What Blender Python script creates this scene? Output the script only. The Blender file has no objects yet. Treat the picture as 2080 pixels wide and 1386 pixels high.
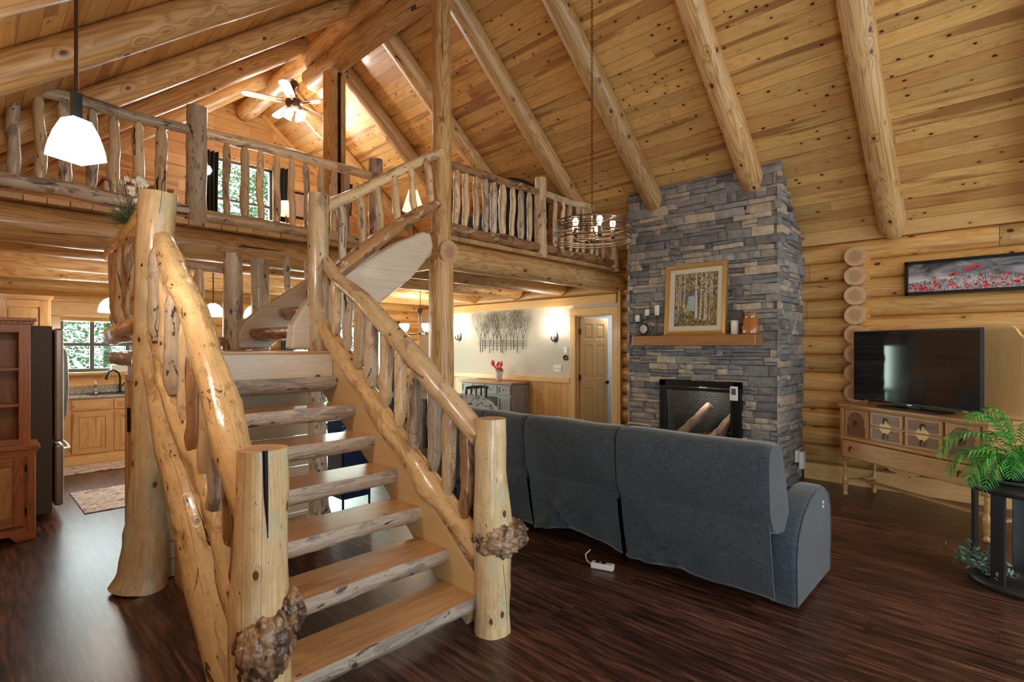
import bpy, math, random
from mathutils import Vector, Matrix, noise as mn
PI = math.pi
C = bpy.context.scene.collection
SC = bpy.context.scene
R = math.radians

# ---------------------------------------------------------------- camera, world, light, exposure
cam = bpy.data.cameras.new('camera'); camo = bpy.data.objects.new('camera', cam); C.objects.link(camo)
cam.sensor_width = 36.0; cam.lens = 1065.0 / 2080.0 * 36.0
cam.shift_y = (705.0 - 693.0) / 2080.0
cam.clip_start = 0.05; cam.clip_end = 300
camo.location = (0, 0, 1.55); camo.rotation_euler = (R(90), 0, -R(46.3))
SC.camera = camo
SC.view_settings.view_transform = 'Standard'; SC.view_settings.look = 'None'
SC.view_settings.gamma = 1.0; SC.view_settings.use_curve_mapping = False
SC.view_settings.exposure = EXPO = 0.64
W = bpy.data.worlds.new('sky'); SC.world = W; W.use_nodes = True
bg = W.node_tree.nodes['Background']; bg.inputs[0].default_value = (0.80, 0.92, 1.0, 1); bg.inputs[1].default_value = 2.2
try:
    SC.cycles.max_bounces = 7; SC.cycles.diffuse_bounces = 4; SC.cycles.glossy_bounces = 3
    SC.cycles.sample_clamp_indirect = 6; SC.cycles.caustics_reflective = False; SC.cycles.caustics_refractive = False
except Exception:
    pass

def area(name, loc, rot, sx, sy, power, col=(1, 1, 1)):
    l = bpy.data.lights.new(name, 'AREA'); l.shape = 'RECTANGLE'; l.size = sx; l.size_y = sy; l.energy = power; l.color = col
    o = bpy.data.objects.new(name, l); C.objects.link(o); o.location = loc; o.rotation_euler = rot
    return o
def point(name, loc, power, col=(1, .82, .6), rad=.05):
    l = bpy.data.lights.new(name, 'POINT'); l.energy = power; l.color = col; l.shadow_soft_size = rad
    o = bpy.data.objects.new(name, l); C.objects.link(o); o.location = loc
    return o
# daylight through the windows (just outside the glass), plus one added ceiling fill
area('daylight_front_windows', (3.6, -3.0, 2.2), (R(-90), 0, 0), 5.6, 3.6, 420, (.93, .97, 1.0))
area('added_ceiling_fill', (3.6, -3.1, .9), (R(-128), 0, 0), 5.4, 1.6, 420, (1.0, .97, .92))  # added up-tilted fill meant to brighten the ceiling, standing in for ground bounce
area('daylight_patio_door', (-0.45, -1.75, 1.15), (0, R(-90), 0), 2.0, 1.9, 70, (.72, .88, 1.0))
area('daylight_kitchen_window', (1.5, 9.75, 1.6), (R(90), 0, R(180)), 1.3, .9, 45, (.85, .97, 1.0))
area('daylight_dining_door', (5.05, 9.75, 1.05), (R(90), 0, R(180)), 1.8, 1.8, 85, (.8, 1.0, .9))
area('daylight_loft_window', (3.3, 9.75, 4.05), (R(90), 0, R(180)), 1.0, 1.2, 60, (.9, .97, 1.0))

# ---------------------------------------------------------------- mesh helpers
def rnd(a, b, r=random): return a + (b - a) * r.random()
class MB:
    def __init__(s): s.v = []; s.f = []; s.g = []; s.t = []; s.m = []; s.s = []; s.c = []
    def add(s, vs, fs, gs=None, tone=.5, mat=0, smooth=False, col=None):
        b = len(s.v); s.v += [tuple(p) for p in vs]
        s.g += [tuple(p) for p in (gs if gs is not None else vs)]
        s.t += [tone] * len(vs); s.c += [col or (1, 1, 1)] * len(vs)
        for f in fs: s.f.append(tuple(b + i for i in f)); s.m.append(mat); s.s.append(smooth)
    def box(s, c, d, rot=None, ax=2, tone=None, mat=0, off=None, col=None, taper=None):
        """box of centre c, size d; grain runs along local axis ax"""
        c = Vector(c); tone = random.random() if tone is None else tone
        off = random.random() * 50 if off is None else off
        vs = []; gs = []
        for x in (-.5, .5):
            for y in (-.5, .5):
                for z in (-.5, .5):
                    l = Vector((x * d[0], y * d[1], z * d[2]))
                    if taper and z < 0: l = Vector((l.x * taper, l.y * taper, l.z))
                    w = (rot @ l) if rot else l
                    vs.append(c + w)
                    q = [l.x, l.y, l.z]; a = q[ax]; o = [q[i] for i in range(3) if i != ax]
                    gs.append((o[0], o[1] + off * .37, a + off))
        s.add(vs, [(0, 1, 3, 2), (4, 6, 7, 5), (0, 4, 5, 1), (2, 3, 7, 6), (0, 2, 6, 4), (1, 5, 7, 3)], gs, tone, mat, False, col)
    def bar(s, a, b, w, h, up=(0, 0, 1), **k):
        a = Vector(a); b = Vector(b); z = (b - a); L = z.length; z.normalize()
        x = Vector(up).cross(z); x.normalize(); y = z.cross(x)
        s.box((a + b) / 2, (w, h, L), Matrix((x, y, z)).transposed(), **k)
    def tube(s, path, rad, n=12, rough=0., freq=2., seed=0, mat=0, cap=None, tone=None, wob=0., step=None, smooth=True, bump=None, caps=True, off=None, flat=1.0):
        path = [Vector(p) for p in path]; rad = list(rad) if isinstance(rad, (list, tuple)) else [rad] * len(path)
        tone = random.random() if tone is None else tone
        off = (seed * 3.17 + random.random() * 20) if off is None else off
        cum = [0]
        for i in range(1, len(path)): cum.append(cum[-1] + (path[i] - path[i - 1]).length)
        L = cum[-1]
        if L < 1e-6: return
        if step:
            K = max(2, int(L / step) + 1); np_, nr, nl = [], [], []
            for k in range(K + 1):
                d = L * k / K; i = 0
                while i < len(cum) - 2 and cum[i + 1] < d: i += 1
                t = (d - cum[i]) / max(1e-9, cum[i + 1] - cum[i])
                np_.append(path[i].lerp(path[i + 1], t)); nr.append(rad[i] * (1 - t) + rad[i + 1] * t); nl.append(d)
            path, rad, cum = np_, nr, nl
        if wob:
            a = (path[-1] - path[0]).normalized(); u = a.orthogonal().normalized(); w = a.cross(u)
            for i, p in enumerate(path):
                e = min(1., min(cum[i], L - cum[i]) / (.25 * L + 1e-9))
                path[i] = p + e * wob * (u * mn.noise((cum[i] * freq * .7, seed * 7.1, 1.3)) + w * mn.noise((cum[i] * freq * .7, seed * 3.3, 9.7)))
        K = len(path); vs = []; gs = []; u = None
        for i, p in enumerate(path):
            t = (path[min(i + 1, K - 1)] - path[max(i - 1, 0)]).normalized()
            if u is None: u = t.orthogonal().normalized()
            u = (u - t * u.dot(t)).normalized(); w = t.cross(u)
            for j in range(n):
                a = 2 * PI * j / n; ca, sa = math.cos(a), math.sin(a); r = rad[i]
                if rough: r *= 1 + rough * (mn.noise((ca * 1.1 + seed, sa * 1.1, cum[i] * freq)) + .5 * mn.noise((ca * 2.5, sa * 2.5 + seed, cum[i] * freq * 3)) + (.3 * mn.noise((ca * 5 + seed, sa * 5, cum[i] * freq * 6)) if rough > .05 else 0))
                if bump: r += bump(a, cum[i] / L)
                vs.append(p + u * (ca * r) + w * (sa * r * flat)); gs.append((ca * r, sa * r, cum[i] + off))
        fs = [(i * n + j, i * n + (j + 1) % n, (i + 1) * n + (j + 1) % n, (i + 1) * n + j) for i in range(K - 1) for j in range(n)]
        s.add(vs, fs, gs, tone, mat, smooth)
        if caps:
            for i in (0, K - 1):
                ring = vs[i * n:(i + 1) * n]; g = gs[i * n:(i + 1) * n]
                ce = sum(ring, Vector()) / n
                f = [((j + 1) % n, j, n) if i == 0 else (j, (j + 1) % n, n) for j in range(n)]
                s.add(ring + [ce], f, g + [(0, 0, g[0][2])], tone, mat if cap is None else cap, False)
    def lathe(s, prof, base, n=16, mat=0, tone=.5, smooth=True, rot=None, col=None, square=False):
        base = Vector(base); vs = []
        for r, z in prof:
            for j in range(n):
                a = 2 * PI * (j + (.5 if square else 0)) / n; l = Vector((math.cos(a) * r, math.sin(a) * r, z))
                vs.append(base + (rot @ l if rot else l))
        K = len(prof)
        fs = [(i * n + j, i * n + (j + 1) % n, (i + 1) * n + (j + 1) % n, (i + 1) * n + j) for i in range(K - 1) for j in range(n)]
        if prof[0][0] > 1e-4: fs.append(tuple(range(n))[::-1])
        if prof[-1][0] > 1e-4: fs.append(tuple((K - 1) * n + j for j in range(n)))
        gs = [(v.x - base.x, v.y - base.y, v.z) for v in vs]
        s.add(vs, fs, gs, tone, mat, smooth, col)
    def prism(s, poly, o, u, v, w, mat=0, tone=None, ax=0, smooth=False, col=None):
        """poly: 2d points in the (u, v) plane from o, extruded by the vector w; grain along u (0) or v (1)"""
        o = Vector(o); u = Vector(u); v = Vector(v); w = Vector(w); tone = random.random() if tone is None else tone
        n = len(poly); off = random.random() * 30
        A = [o + u * a + v * b for a, b in poly]; B = [p + w for p in A]
        def g(a, b, c): return (b, c + off * .3, a + off) if ax == 0 else (a, c + off * .3, b + off)
        G = [g(a, b, 0) for a, b in poly] + [g(a, b, w.length) for a, b in poly]
        s.add(A + B, [tuple(range(n))[::-1], tuple(range(n, 2 * n))] + [(i, (i + 1) % n, n + (i + 1) % n, n + i) for i in range(n)], G, tone, mat, smooth, col)
    def quad(s, pts, mat=0, tone=.5, gs=None, col=None): s.add(pts, [tuple(range(len(pts)))], gs, tone, mat, False, col)
    def build(s, name, mats, parent=None, local=False, bev=0, origin=None, sub=0):
        me = bpy.data.meshes.new(name)
        if parent is not None:
            O = Vector((0, 0, 0))
            if not local:
                q = parent
                while q is not None: O += q.location; q = q.parent
        else:
            xs = [p[0] for p in s.v]; ys = [p[1] for p in s.v]; zs = [p[2] for p in s.v]
            O = Vector(((min(xs) + max(xs)) / 2, (min(ys) + max(ys)) / 2, min(zs))) if origin is None else Vector(origin)
        me.from_pydata([(p[0] - O.x, p[1] - O.y, p[2] - O.z) for p in s.v], [], s.f)
        a = me.attributes.new('gc', 'FLOAT_VECTOR', 'POINT'); a.data.foreach_set('vector', [x for p in s.g for x in p])
        a = me.attributes.new('tone', 'FLOAT', 'POINT'); a.data.foreach_set('value', s.t)
        if any(c != (1, 1, 1) for c in s.c):
            a = me.attributes.new('pig', 'FLOAT_COLOR', 'POINT'); a.data.foreach_set('color', [x for c in s.c for x in (c[0], c[1], c[2], 1)])
        for m in (mats if isinstance(mats, (list, tuple)) else [mats]): me.materials.append(m)
        me.polygons.foreach_set('material_index', s.m); me.polygons.foreach_set('use_smooth', s.s)
        me.update()
        o = bpy.data.objects.new(name, me); C.objects.link(o)
        if parent is not None: o.parent = parent
        else: o.location = O
        if bev:
            b = o.modifiers.new('bevel', 'BEVEL'); b.width = bev; b.segments = 2; b.limit_method = 'ANGLE'; b.angle_limit = R(40)
        if sub:
            b = o.modifiers.new('subd', 'SUBSURF'); b.levels = sub; b.render_levels = sub
        return o
def tag(o, label, cat, group=None):
    o['label'] = label; o['category'] = cat
    if group: o['group'] = group
    return o
def struct(o): o['kind'] = 'structure'; return o
def thing(name, label, cat, loc, rotz=0, group=None):
    o = bpy.data.objects.new(name, None); C.objects.link(o); o.empty_display_size = .1
    o.location = loc; o.rotation_euler = (0, 0, rotz); return tag(o, label, cat, group)
def part(parent, name, mats, fn, label=None, bev=0, local=True, sub=0):
    m = MB(); fn(m); o = m.build(name, mats, parent, local=local, bev=bev, sub=sub)
    if label: o['label'] = label
    return o
def dup(root, loc, rotz=None, label=None):
    r = root.copy(); C.objects.link(r); r.location = loc
    if rotz is not None: r.rotation_euler = (0, 0, rotz)
    if label: r['label'] = label
    for ch in list(root.children):
        c = ch.copy(); C.objects.link(c); c.parent = r
        for g in ch.children:
            d = g.copy(); C.objects.link(d); d.parent = c
    return r

# ---------------------------------------------------------------- material helpers
class G:
    def __init__(s, name):
        s.m = bpy.data.materials.new(name); s.m.use_nodes = True; s.nt = s.m.node_tree; s.nt.nodes.clear()
        s.out = s.nt.nodes.new('ShaderNodeOutputMaterial')
    def n(s, t, **k):
        x = s.nt.nodes.new('ShaderNode' + t)
        for a, b in k.items(): setattr(x, a, b)
        return x
    def set(s, sock, v):
        if hasattr(v, 'is_linked') or hasattr(v, 'links'): s.nt.links.new(v, sock)
        elif isinstance(v, (tuple, list)) and len(v) == 3 and sock.type == 'RGBA': sock.default_value = (*v, 1)
        else: sock.default_value = v
    def attr(s, name):
        x = s.n('Attribute'); x.attribute_name = name; return x
    def math(s, op, a, b=0., c=None, clamp=False):
        x = s.n('Math', operation=op, use_clamp=clamp); s.set(x.inputs[0], a); s.set(x.inputs[1], b)
        if c is not None: s.set(x.inputs[2], c)
        return x.outputs[0]
    def vm(s, op, a, b): x = s.n('VectorMath', operation=op); s.set(x.inputs[0], a); s.set(x.inputs[1], b); return x.outputs[0]
    def xyz(s, v): x = s.n('SeparateXYZ'); s.set(x.inputs[0], v); return x.outputs
    def comb(s, a, b, c):
        x = s.n('CombineXYZ')
        for i, q in enumerate((a, b, c)): s.set(x.inputs[i], q)
        return x.outputs[0]
    def noise(s, v, sc, det=2., ro=.5, dist=0.):
        x = s.n('TexNoise'); s.set(x.inputs['Vector'], v); x.inputs['Scale'].default_value = sc; x.inputs['Detail'].default_value = det
        x.inputs['Roughness'].default_value = ro; x.inputs['Distortion'].default_value = dist; return x.outputs[0]
    def vor(s, v, sc, rand=1.):
        x = s.n('TexVoronoi'); s.set(x.inputs['Vector'], v); x.inputs['Scale'].default_value = sc; x.inputs['Randomness'].default_value = rand; return x.outputs
    def mix(s, f, a, b, bt='MIX'):
        x = s.n('Mix', data_type='RGBA', blend_type=bt); s.set(x.inputs[0], f); s.set(x.inputs[6], a); s.set(x.inputs[7], b); return x.outputs[2]
    def ss(s, v, a, b):
        x = s.n('MapRange', interpolation_type='SMOOTHSTEP'); s.set(x.inputs[0], v); x.inputs[1].default_value = a; x.inputs[2].default_value = b; return x.outputs[0]
    def ramp(s, v, st):
        x = s.n('ValToRGB'); s.set(x.inputs[0], v); e = x.color_ramp.elements
        while len(e) < len(st): e.new(.5)
        for i, (p, c) in enumerate(st): e[i].position = p; e[i].color = (*c, 1)
        return x.outputs[0]
    def white(s, v, dim='3D'):
        x = s.n('TexWhiteNoise', noise_dimensions=dim); s.set(x.inputs['W' if dim == '1D' else 'Vector'], v); return x.outputs[0]
    def fin(s, col, rough=.5, bump=None, bs=.3, bd=.01, metal=0., spec=.5, coat=0., emis=None, es=0., trans=0., alpha=None, sheen=0.):
        b = s.n('BsdfPrincipled'); s.set(b.inputs['Base Color'], col); s.set(b.inputs['Roughness'], rough); b.inputs['Metallic'].default_value = metal
        b.inputs['Specular IOR Level'].default_value = spec; b.inputs['Coat Weight'].default_value = coat; b.inputs['Coat Roughness'].default_value = .12
        b.inputs['Transmission Weight'].default_value = trans; b.inputs['Sheen Weight'].default_value = sheen
        if emis: s.set(b.inputs['Emission Color'], emis); b.inputs['Emission Strength'].default_value = es
        if bump is not None:
            q = s.n('Bump'); q.inputs['Strength'].default_value = bs; q.inputs['Distance'].default_value = bd; s.set(q.inputs['Height'], bump); s.set(b.inputs['Normal'], q.outputs[0])
        s.nt.links.new(b.outputs[0], s.out.inputs[0]); return s.m

def wood(name, base, dark, knot=(.13, .055, .025), ks=3.2, kd=.5, kr=.1, patch=None, pa=.5, patch2=None, pa2=.3, rough=.38, band=.4, fine=.4, crack=0., coat=.15, boards=None, streak=None, flip=False, tonev=.22, bs=.25, lump=0., speck=0.):
    g = G(name); V = g.attr('gc').outputs['Vector']; T = g.attr('tone').outputs['Fac']; groove = None; rv = None
    if boards:
        w, Lb, gw = boards; x, y, z = g.xyz(V)
        q = g.math('DIVIDE', x, w); idn = g.math('FLOOR', q); fr = g.math('FRACT', q)
        r1 = g.white(idn, '1D'); sg = g.math('FLOOR', g.math('DIVIDE', g.math('ADD', z, g.math('MULTIPLY', r1, Lb * 3)), Lb))
        szf = g.math('FRACT', g.math('DIVIDE', g.math('ADD', z, g.math('MULTIPLY', r1, Lb * 3)), Lb))
        rv = g.white(g.comb(idn, sg, 3.3)); e1 = g.math('LESS_THAN', fr, gw / w); e2 = g.math('LESS_THAN', szf, gw / Lb * .6)
        groove = g.math('MAXIMUM', e1, e2)
        V = g.comb(x, g.math('ADD', y, g.math('MULTIPLY', rv, 37.)), g.math('ADD', z, g.math('MULTIPLY', rv, 91.))); T = rv
    S1 = g.vm('MULTIPLY', V, (1, 1, .1)); n1 = g.noise(S1, 7., 2., .5, .4)
    kv = g.vm('MULTIPLY', V, (1, 1, .62)); d, c, _ = g.vor(kv, ks)[:3]
    cr = g.xyz(c)[0]; pres = g.math('LESS_THAN', cr, kd)
    dn = g.math('ADD', d, g.math('MULTIPLY', g.math('SUBTRACT', g.noise(V, 30., 1.), .5), .06))
    kr_ = kr * ks
    km = g.math('MULTIPLY', g.ss(dn, kr_ * 1.1, kr_ * .8), pres); halo = g.math('MULTIPLY', g.ss(dn, kr_ * 3.2, kr_ * .9), pres)
    ph = g.math('ADD', g.math('MULTIPLY', n1, 75.), g.math('MULTIPLY', halo, 7.)); bnd = g.math('MULTIPLY_ADD', g.math('SINE', ph), .5, .5)
    n2 = g.noise(g.vm('MULTIPLY', V, (1, 1, .02)), 60., 3., .6)
    n3 = g.noise(g.vm('MULTIPLY', V, (1, 1, .3)), 3., 2.)
    f = g.math('ADD', g.math('MULTIPLY', g.math('POWER', bnd, 2.), band * .75), g.math('MULTIPLY', g.math('SUBTRACT', n2, .25), fine * 1.1))
    f = g.math('ADD', f, g.math('MULTIPLY', g.math('SUBTRACT', n3, .45), .8)); f = g.math('ADD', f, g.math('MULTIPLY', halo, .30), clamp=True)
    col = g.mix(f, base, dark)
    if streak:
        sm = g.ss(g.noise(g.vm('MULTIPLY', V, (1, 1, .07)), 9., 2.), .57, .66)
        col = g.mix(g.math('MULTIPLY', sm, .75), col, streak)
    if boards and streak:
        col = g.mix(g.math('MULTIPLY', g.math('GREATER_THAN', rv, .82), .5), col, streak)
    if patch:
        p1 = g.ss(g.noise(g.vm('MULTIPLY', V, (1, 1, .35)), 9., 4., .6, .5), .62 - pa * .2, .68 - pa * .2); col = g.mix(g.math('MULTIPLY', p1, .85), col, patch)
    if patch2:
        p2 = g.ss(g.noise(g.vm('ADD', g.vm('MULTIPLY', V, (1, 1, .3)), (9., 4., 2.)), 13., 5., .7, 1.), .64 - pa2 * .2, .67 - pa2 * .2); col = g.mix(p2, col, patch2)
    col = g.mix(km, col, knot)
    if crack:
        cn = g.noise(g.vm('MULTIPLY', V, (1, 1, .022)), 12., 0.); cm = g.math('LESS_THAN', g.math('ABSOLUTE', g.math('SUBTRACT', cn, .5)), .0035 * crack)
        cm = g.math('MULTIPLY', cm, g.math('GREATER_THAN', g.noise(g.vm('MULTIPLY', V, (1, 1, .5)), 3., 1.), .52)); col = g.mix(cm, col, (.06, .03, .015))
    tv = g.math('MULTIPLY_ADD', T, tonev * 2, 1 - tonev); col = g.mix(1., col, g.comb(tv, tv, tv), 'MULTIPLY')
    h = g.math('ADD', g.math('MULTIPLY', bnd, .25), g.math('MULTIPLY', n2, .6))
    bd_ = .004
    if lump:
        h = g.math('ADD', h, g.math('MULTIPLY', g.noise(g.vm('MULTIPLY', V, (1, 1, .3)), 24., 4., .6), lump)); bd_ = .010
    if speck:
        sp = g.math('GREATER_THAN', g.noise(g.vm('MULTIPLY', V, (1, 1, .38)), 75., 2., .5, .3), .735 - .03 * speck); col = g.mix(g.math('MULTIPLY', sp, .8), col, (.16, .075, .035))
        mo = g.noise(g.vm('MULTIPLY', V, (1, 1, .5)), 16., 4., .7); mf = g.math('MULTIPLY_ADD', mo, .7, .65); col = g.mix(1., col, g.comb(mf, mf, mf), 'MULTIPLY')
    if groove is not None:
        col = g.mix(g.math('MULTIPLY', groove, .82), col, (.05, .022, .01)); h = g.math('SUBTRACT', h, g.math('MULTIPLY', groove, 3.))
    return g.fin(col, rough, h, bs, bd_, coat=coat)
def endgrain(name, base, dark):
    g = G(name); V = g.attr('gc').outputs['Vector']; x, y, z = g.xyz(V)
    P2 = g.comb(x, y, 0.); ln = g.n('VectorMath', operation='LENGTH'); g.set(ln.inputs[0], P2); r = ln.outputs['Value']
    w = g.math('MULTIPLY_ADD', g.math('SINE', g.math('ADD', g.math('MULTIPLY', r, 700.), g.math('MULTIPLY', g.noise(P2, 30.), 8.))), .5, .5)
    f = g.math('ADD', g.math('MULTIPLY', w, .35), g.math('MULTIPLY', g.ss(g.math('ADD', r, g.math('MULTIPLY', g.noise(g.vm('ADD', V, (3., 1., 0.)), 14.), .06)), .115, .075), .65), clamp=True)
    an = g.math('ARCTAN2', y, x); ck = g.math('LESS_THAN', g.math('ABSOLUTE', g.math('SINE', g.math('ADD', g.math('MULTIPLY', an, 1.5), g.math('MULTIPLY', z, 3.)))), .03)
    col = g.mix(f, base, dark); col = g.mix(g.math('MULTIPLY', ck, .8), col, (.12, .06, .03))
    return g.fin(col, .55, w, .1, .002)
def plain(name, col, rough=.5, metal=0., es=0., emis=None, nz=0., coat=0., spec=.5, sc=40.):
    g = G(name)
    if nz:
        f = g.noise(g.n('TexCoord').outputs['Object'], sc, 3., .6); c = g.mix(f, tuple(x * (1 - nz) for x in col), tuple(min(1, x * (1 + nz)) for x in col))
        return g.fin(c, rough, f, .2, .003, metal, spec, coat, emis, es)
    return g.fin(col, rough, None, metal=metal, spec=spec, coat=coat, emis=emis, es=es)

M_log = wood('pine_log', (.78, .50, .225), (.42, .20, .065), knot=(.11, .035, .016), ks=8., kd=.42, kr=.017, rough=.42, crack=1.2, band=.75, lump=0.8, speck=0)
M_wlog = wood('wall_log', (.76, .455, .16), (.45, .21, .055), knot=(.10, .025, .012), ks=7., kd=.34, kr=.019, rough=.4, crack=.6, streak=(.42, .18, .055), band=.5, lump=0.5, speck=0)
M_end = endgrain('log_end', (.74, .50, .27), (.52, .27, .14))
M_ceil = wood('ceiling_boards', (.90, .57, .215), (.62, .335, .10), ks=14., kd=.5, kr=.0115, boards=(.135, 6.5, .004), streak=(.36, .14, .045), band=.45, fine=.7, tonev=.16, rough=.36, knot=(.09, .03, .015))
M_gable = wood('gable_boards', (.76, .47, .20), (.54, .29, .10), ks=9., kd=.35, kr=.014, boards=(.19, 3.5, .005), streak=(.42, .18, .06), tonev=.1)
M_wains = wood('wainscot_boards', (.74, .45, .17), (.55, .28, .09), ks=10., kd=.3, kr=.012, boards=(.13, 9., .005), tonev=.12)
M_trim = wood('pine_trim', (.78, .50, .21), (.58, .32, .11), ks=9., kd=.3, kr=.012, tonev=.1)
M_deck = wood('deck_board', (.66, .40, .17), (.42, .21, .085), ks=9., kd=.35, kr=.012)
M_peel = wood('peeled_log', (.88, .69, .43), (.58, .37, .18), knot=(.14, .06, .035), ks=13., kd=.45, kr=.009, patch=(.46, .31, .20), pa=.35, patch2=(.10, .06, .045), pa2=.12, crack=1.2, rough=.3, coat=.4, lump=1.6, speck=0.6)
M_grey = wood('weathered_log', (.70, .58, .44), (.40, .31, .23), knot=(.12, .06, .04), ks=13., kd=.45, kr=.010, patch=(.27, .19, .14), pa=.42, patch2=(.05, .045, .05), pa2=.22, crack=1.5, rough=.4, coat=.2, lump=2.0, speck=0.6)
M_honey = wood('honey_log', (.82, .58, .30), (.56, .33, .135), knot=(.12, .045, .02), ks=13., kd=.5, kr=.010, patch=(.48, .29, .13), pa=.38, patch2=(.17, .08, .04), pa2=.08, crack=1., rough=.25, coat=.5, lump=1.8, speck=1.0)
M_newel = wood('newel_log', (.80, .61, .36), (.52, .34, .15), knot=(.12, .05, .025), ks=10., kd=.45, kr=.013, patch=(.62, .56, .38), pa=.40, crack=1.5, rough=.25, coat=.5, lump=1.5, speck=0.6)
M_tread = wood('tread_top', (.74, .44, .20), (.46, .22, .08), knot=(.22, .07, .025), ks=8., kd=.3, kr=.013, streak=(.46, .20, .07), rough=.3, coat=.4, tonev=.1, band=.5)
M_bark = wood('live_edge', (.70, .62, .52), (.42, .33, .25), knot=(.16, .06, .035), ks=9., kd=.35, kr=.016, patch=(.33, .28, .25), pa=.45, patch2=(.08, .07, .07), pa2=.12, rough=.45, coat=.15, bs=.8, fine=.8, lump=2.5, speck=0.8)
M_cream = wood('stringer_face', (.80, .56, .28), (.66, .42, .18), ks=6., kd=.3, kr=.015, band=.25, rough=.35, coat=.3)
M_white = wood('pale_slab', (.80, .71, .58), (.60, .49, .36), ks=7., kd=.35, kr=.014, band=.3, rough=.4, coat=.3, crack=1., lump=.5)
M_redrail = wood('reddish_rail', (.50, .28, .13), (.26, .11, .05), ks=10., kd=.4, kr=.013, patch=(.15, .075, .05), pa=.40, patch2=(.72, .58, .38), pa2=.25, rough=.25, coat=.6, lump=2.0, speck=1.0)
M_oak = wood('red_oak', (.50, .185, .055), (.27, .085, .022), ks=1., kd=0., kr=.02, band=.6, fine=.8, rough=.35, coat=.3, tonev=.1)
M_oak2 = wood('honey_oak', (.60, .33, .125), (.38, .18, .06), ks=1., kd=0., kr=.02, band=.5, fine=.7, rough=.35, coat=.3, tonev=.1)
M_veneer = wood('walnut_veneer', (.27, .125, .05), (.17, .07, .03), ks=1., kd=0., kr=.02, band=.5, fine=.6, rough=.3, coat=.4, tonev=.1)
M_hick = wood('hickory', (.66, .38, .15), (.44, .21, .065), ks=9., kd=.25, kr=.012, streak=(.33, .13, .045), rough=.4, tonev=.2)
M_door = wood('door_pine', (.74, .50, .22), (.60, .37, .14), ks=1., kd=0., kr=.02, band=.35, rough=.4, tonev=.05)
M_mantel = wood('mantel_wood', (.44, .20, .065), (.27, .105, .03), ks=9., kd=.3, kr=.013, rough=.4, tonev=.05)
M_burl = wood('burl', (.50, .33, .19), (.20, .11, .06), knot=(.06, .035, .025), ks=25., kd=.5, kr=.010, patch=(.09, .05, .035), pa=.6, patch2=(.66, .48, .28), pa2=.1, rough=.35, coat=.4, bs=1.)
def floor_mat():
    g = G('floor_planks'); V = g.attr('gc').outputs['Vector']; x, y, z = g.xyz(V); q = g.math('DIVIDE', x, .178); idn = g.math('FLOOR', q); r1 = g.white(idn, '1D')
    zz = g.math('DIVIDE', g.math('ADD', z, g.math('MULTIPLY', r1, 3.7)), 1.22); rv = g.white(g.comb(idn, g.math('FLOOR', zz), 1.7))
    e = g.math('MAXIMUM', g.math('LESS_THAN', g.math('FRACT', q), .009), g.math('LESS_THAN', g.math('FRACT', zz), .0015))
    P = g.comb(x, g.math('MULTIPLY', rv, 31.), g.math('ADD', g.math('MULTIPLY', z, .07), g.math('MULTIPLY', rv, 57.)))
    n1 = g.noise(P, 38., 4., .65, .6); n2 = g.noise(P, 110., 3., .6); n3 = g.noise(g.comb(x, 0., g.math('MULTIPLY', z, .35)), 2.2, 2.)
    f = g.math('ADD', g.math('MULTIPLY_ADD', g.math('SUBTRACT', n1, .5), 2.1, .42), g.math('MULTIPLY', g.math('SUBTRACT', n2, .5), .8)); f = g.math('ADD', f, g.math('MULTIPLY', g.math('SUBTRACT', n3, .5), .5)); f = g.math('ADD', f, g.math('MULTIPLY', g.math('SUBTRACT', rv, .5), .16), clamp=True)
    c = g.ramp(f, [(0., (.012, .007, .006)), (.35, (.052, .020, .013)), (.65, (.135, .056, .037)), (1., (.235, .115, .08))]); c = g.mix(g.math('MULTIPLY', e, .8), c, (.008, .005, .004))
    return g.fin(c, g.math('MULTIPLY_ADD', n2, .10, .27), g.math('SUBTRACT', g.math('MULTIPLY', n2, .5), g.math('MULTIPLY', e, 2.)), .12, .003, spec=.45)
M_floor = floor_mat()
M_black = plain('black_metal', (.018, .017, .018), .38, .6)
M_blackw = plain('black_wood', (.022, .02, .02), .42, nz=.3)
M_bronze = plain('bronze', (.09, .055, .035), .35, .9)
M_steel = plain('stainless', (.42, .41, .41), .3, .95, nz=.05, sc=12.)
M_dgrey = plain('fridge_side', (.09, .09, .095), .5)
M_glass = plain('lamp_glass', (.95, .93, .88), .3, es=7., emis=(1., .90, .74))
M_bulb = plain('bulb', (1, .9, .7), .3, es=30., emis=(1., .80, .52))
M_candle = plain('candle_wax', (.86, .84, .74), .5)
M_whitep = plain('white_plastic', (.85, .85, .83), .4)
M_plaster = plain('plaster', (.62, .58, .52), .8, nz=.03)
M_bluew = plain('blue_grey_wall', (.42, .50, .58), .8, nz=.03)
g_ = G('window_glass'); _t = g_.n('BsdfTransparent'); _t.inputs[0].default_value = (.96, 1, .99, 1); _gl = g_.n('BsdfGlossy'); _gl.inputs['Roughness'].default_value = .02
_mx = g_.n('MixShader'); _mx.inputs[0].default_value = .07; g_.nt.links.new(_t.outputs[0], _mx.inputs[1]); g_.nt.links.new(_gl.outputs[0], _mx.inputs[2]); g_.nt.links.new(_mx.outputs[0], g_.out.inputs[0]); M_pane = g_.m
def pigment(name, rough=.6, noisev=.0):
    g = G(name); return g.fin(g.attr('pig').outputs['Color'], rough)
M_pig = pigment('painted_pigment')
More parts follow.
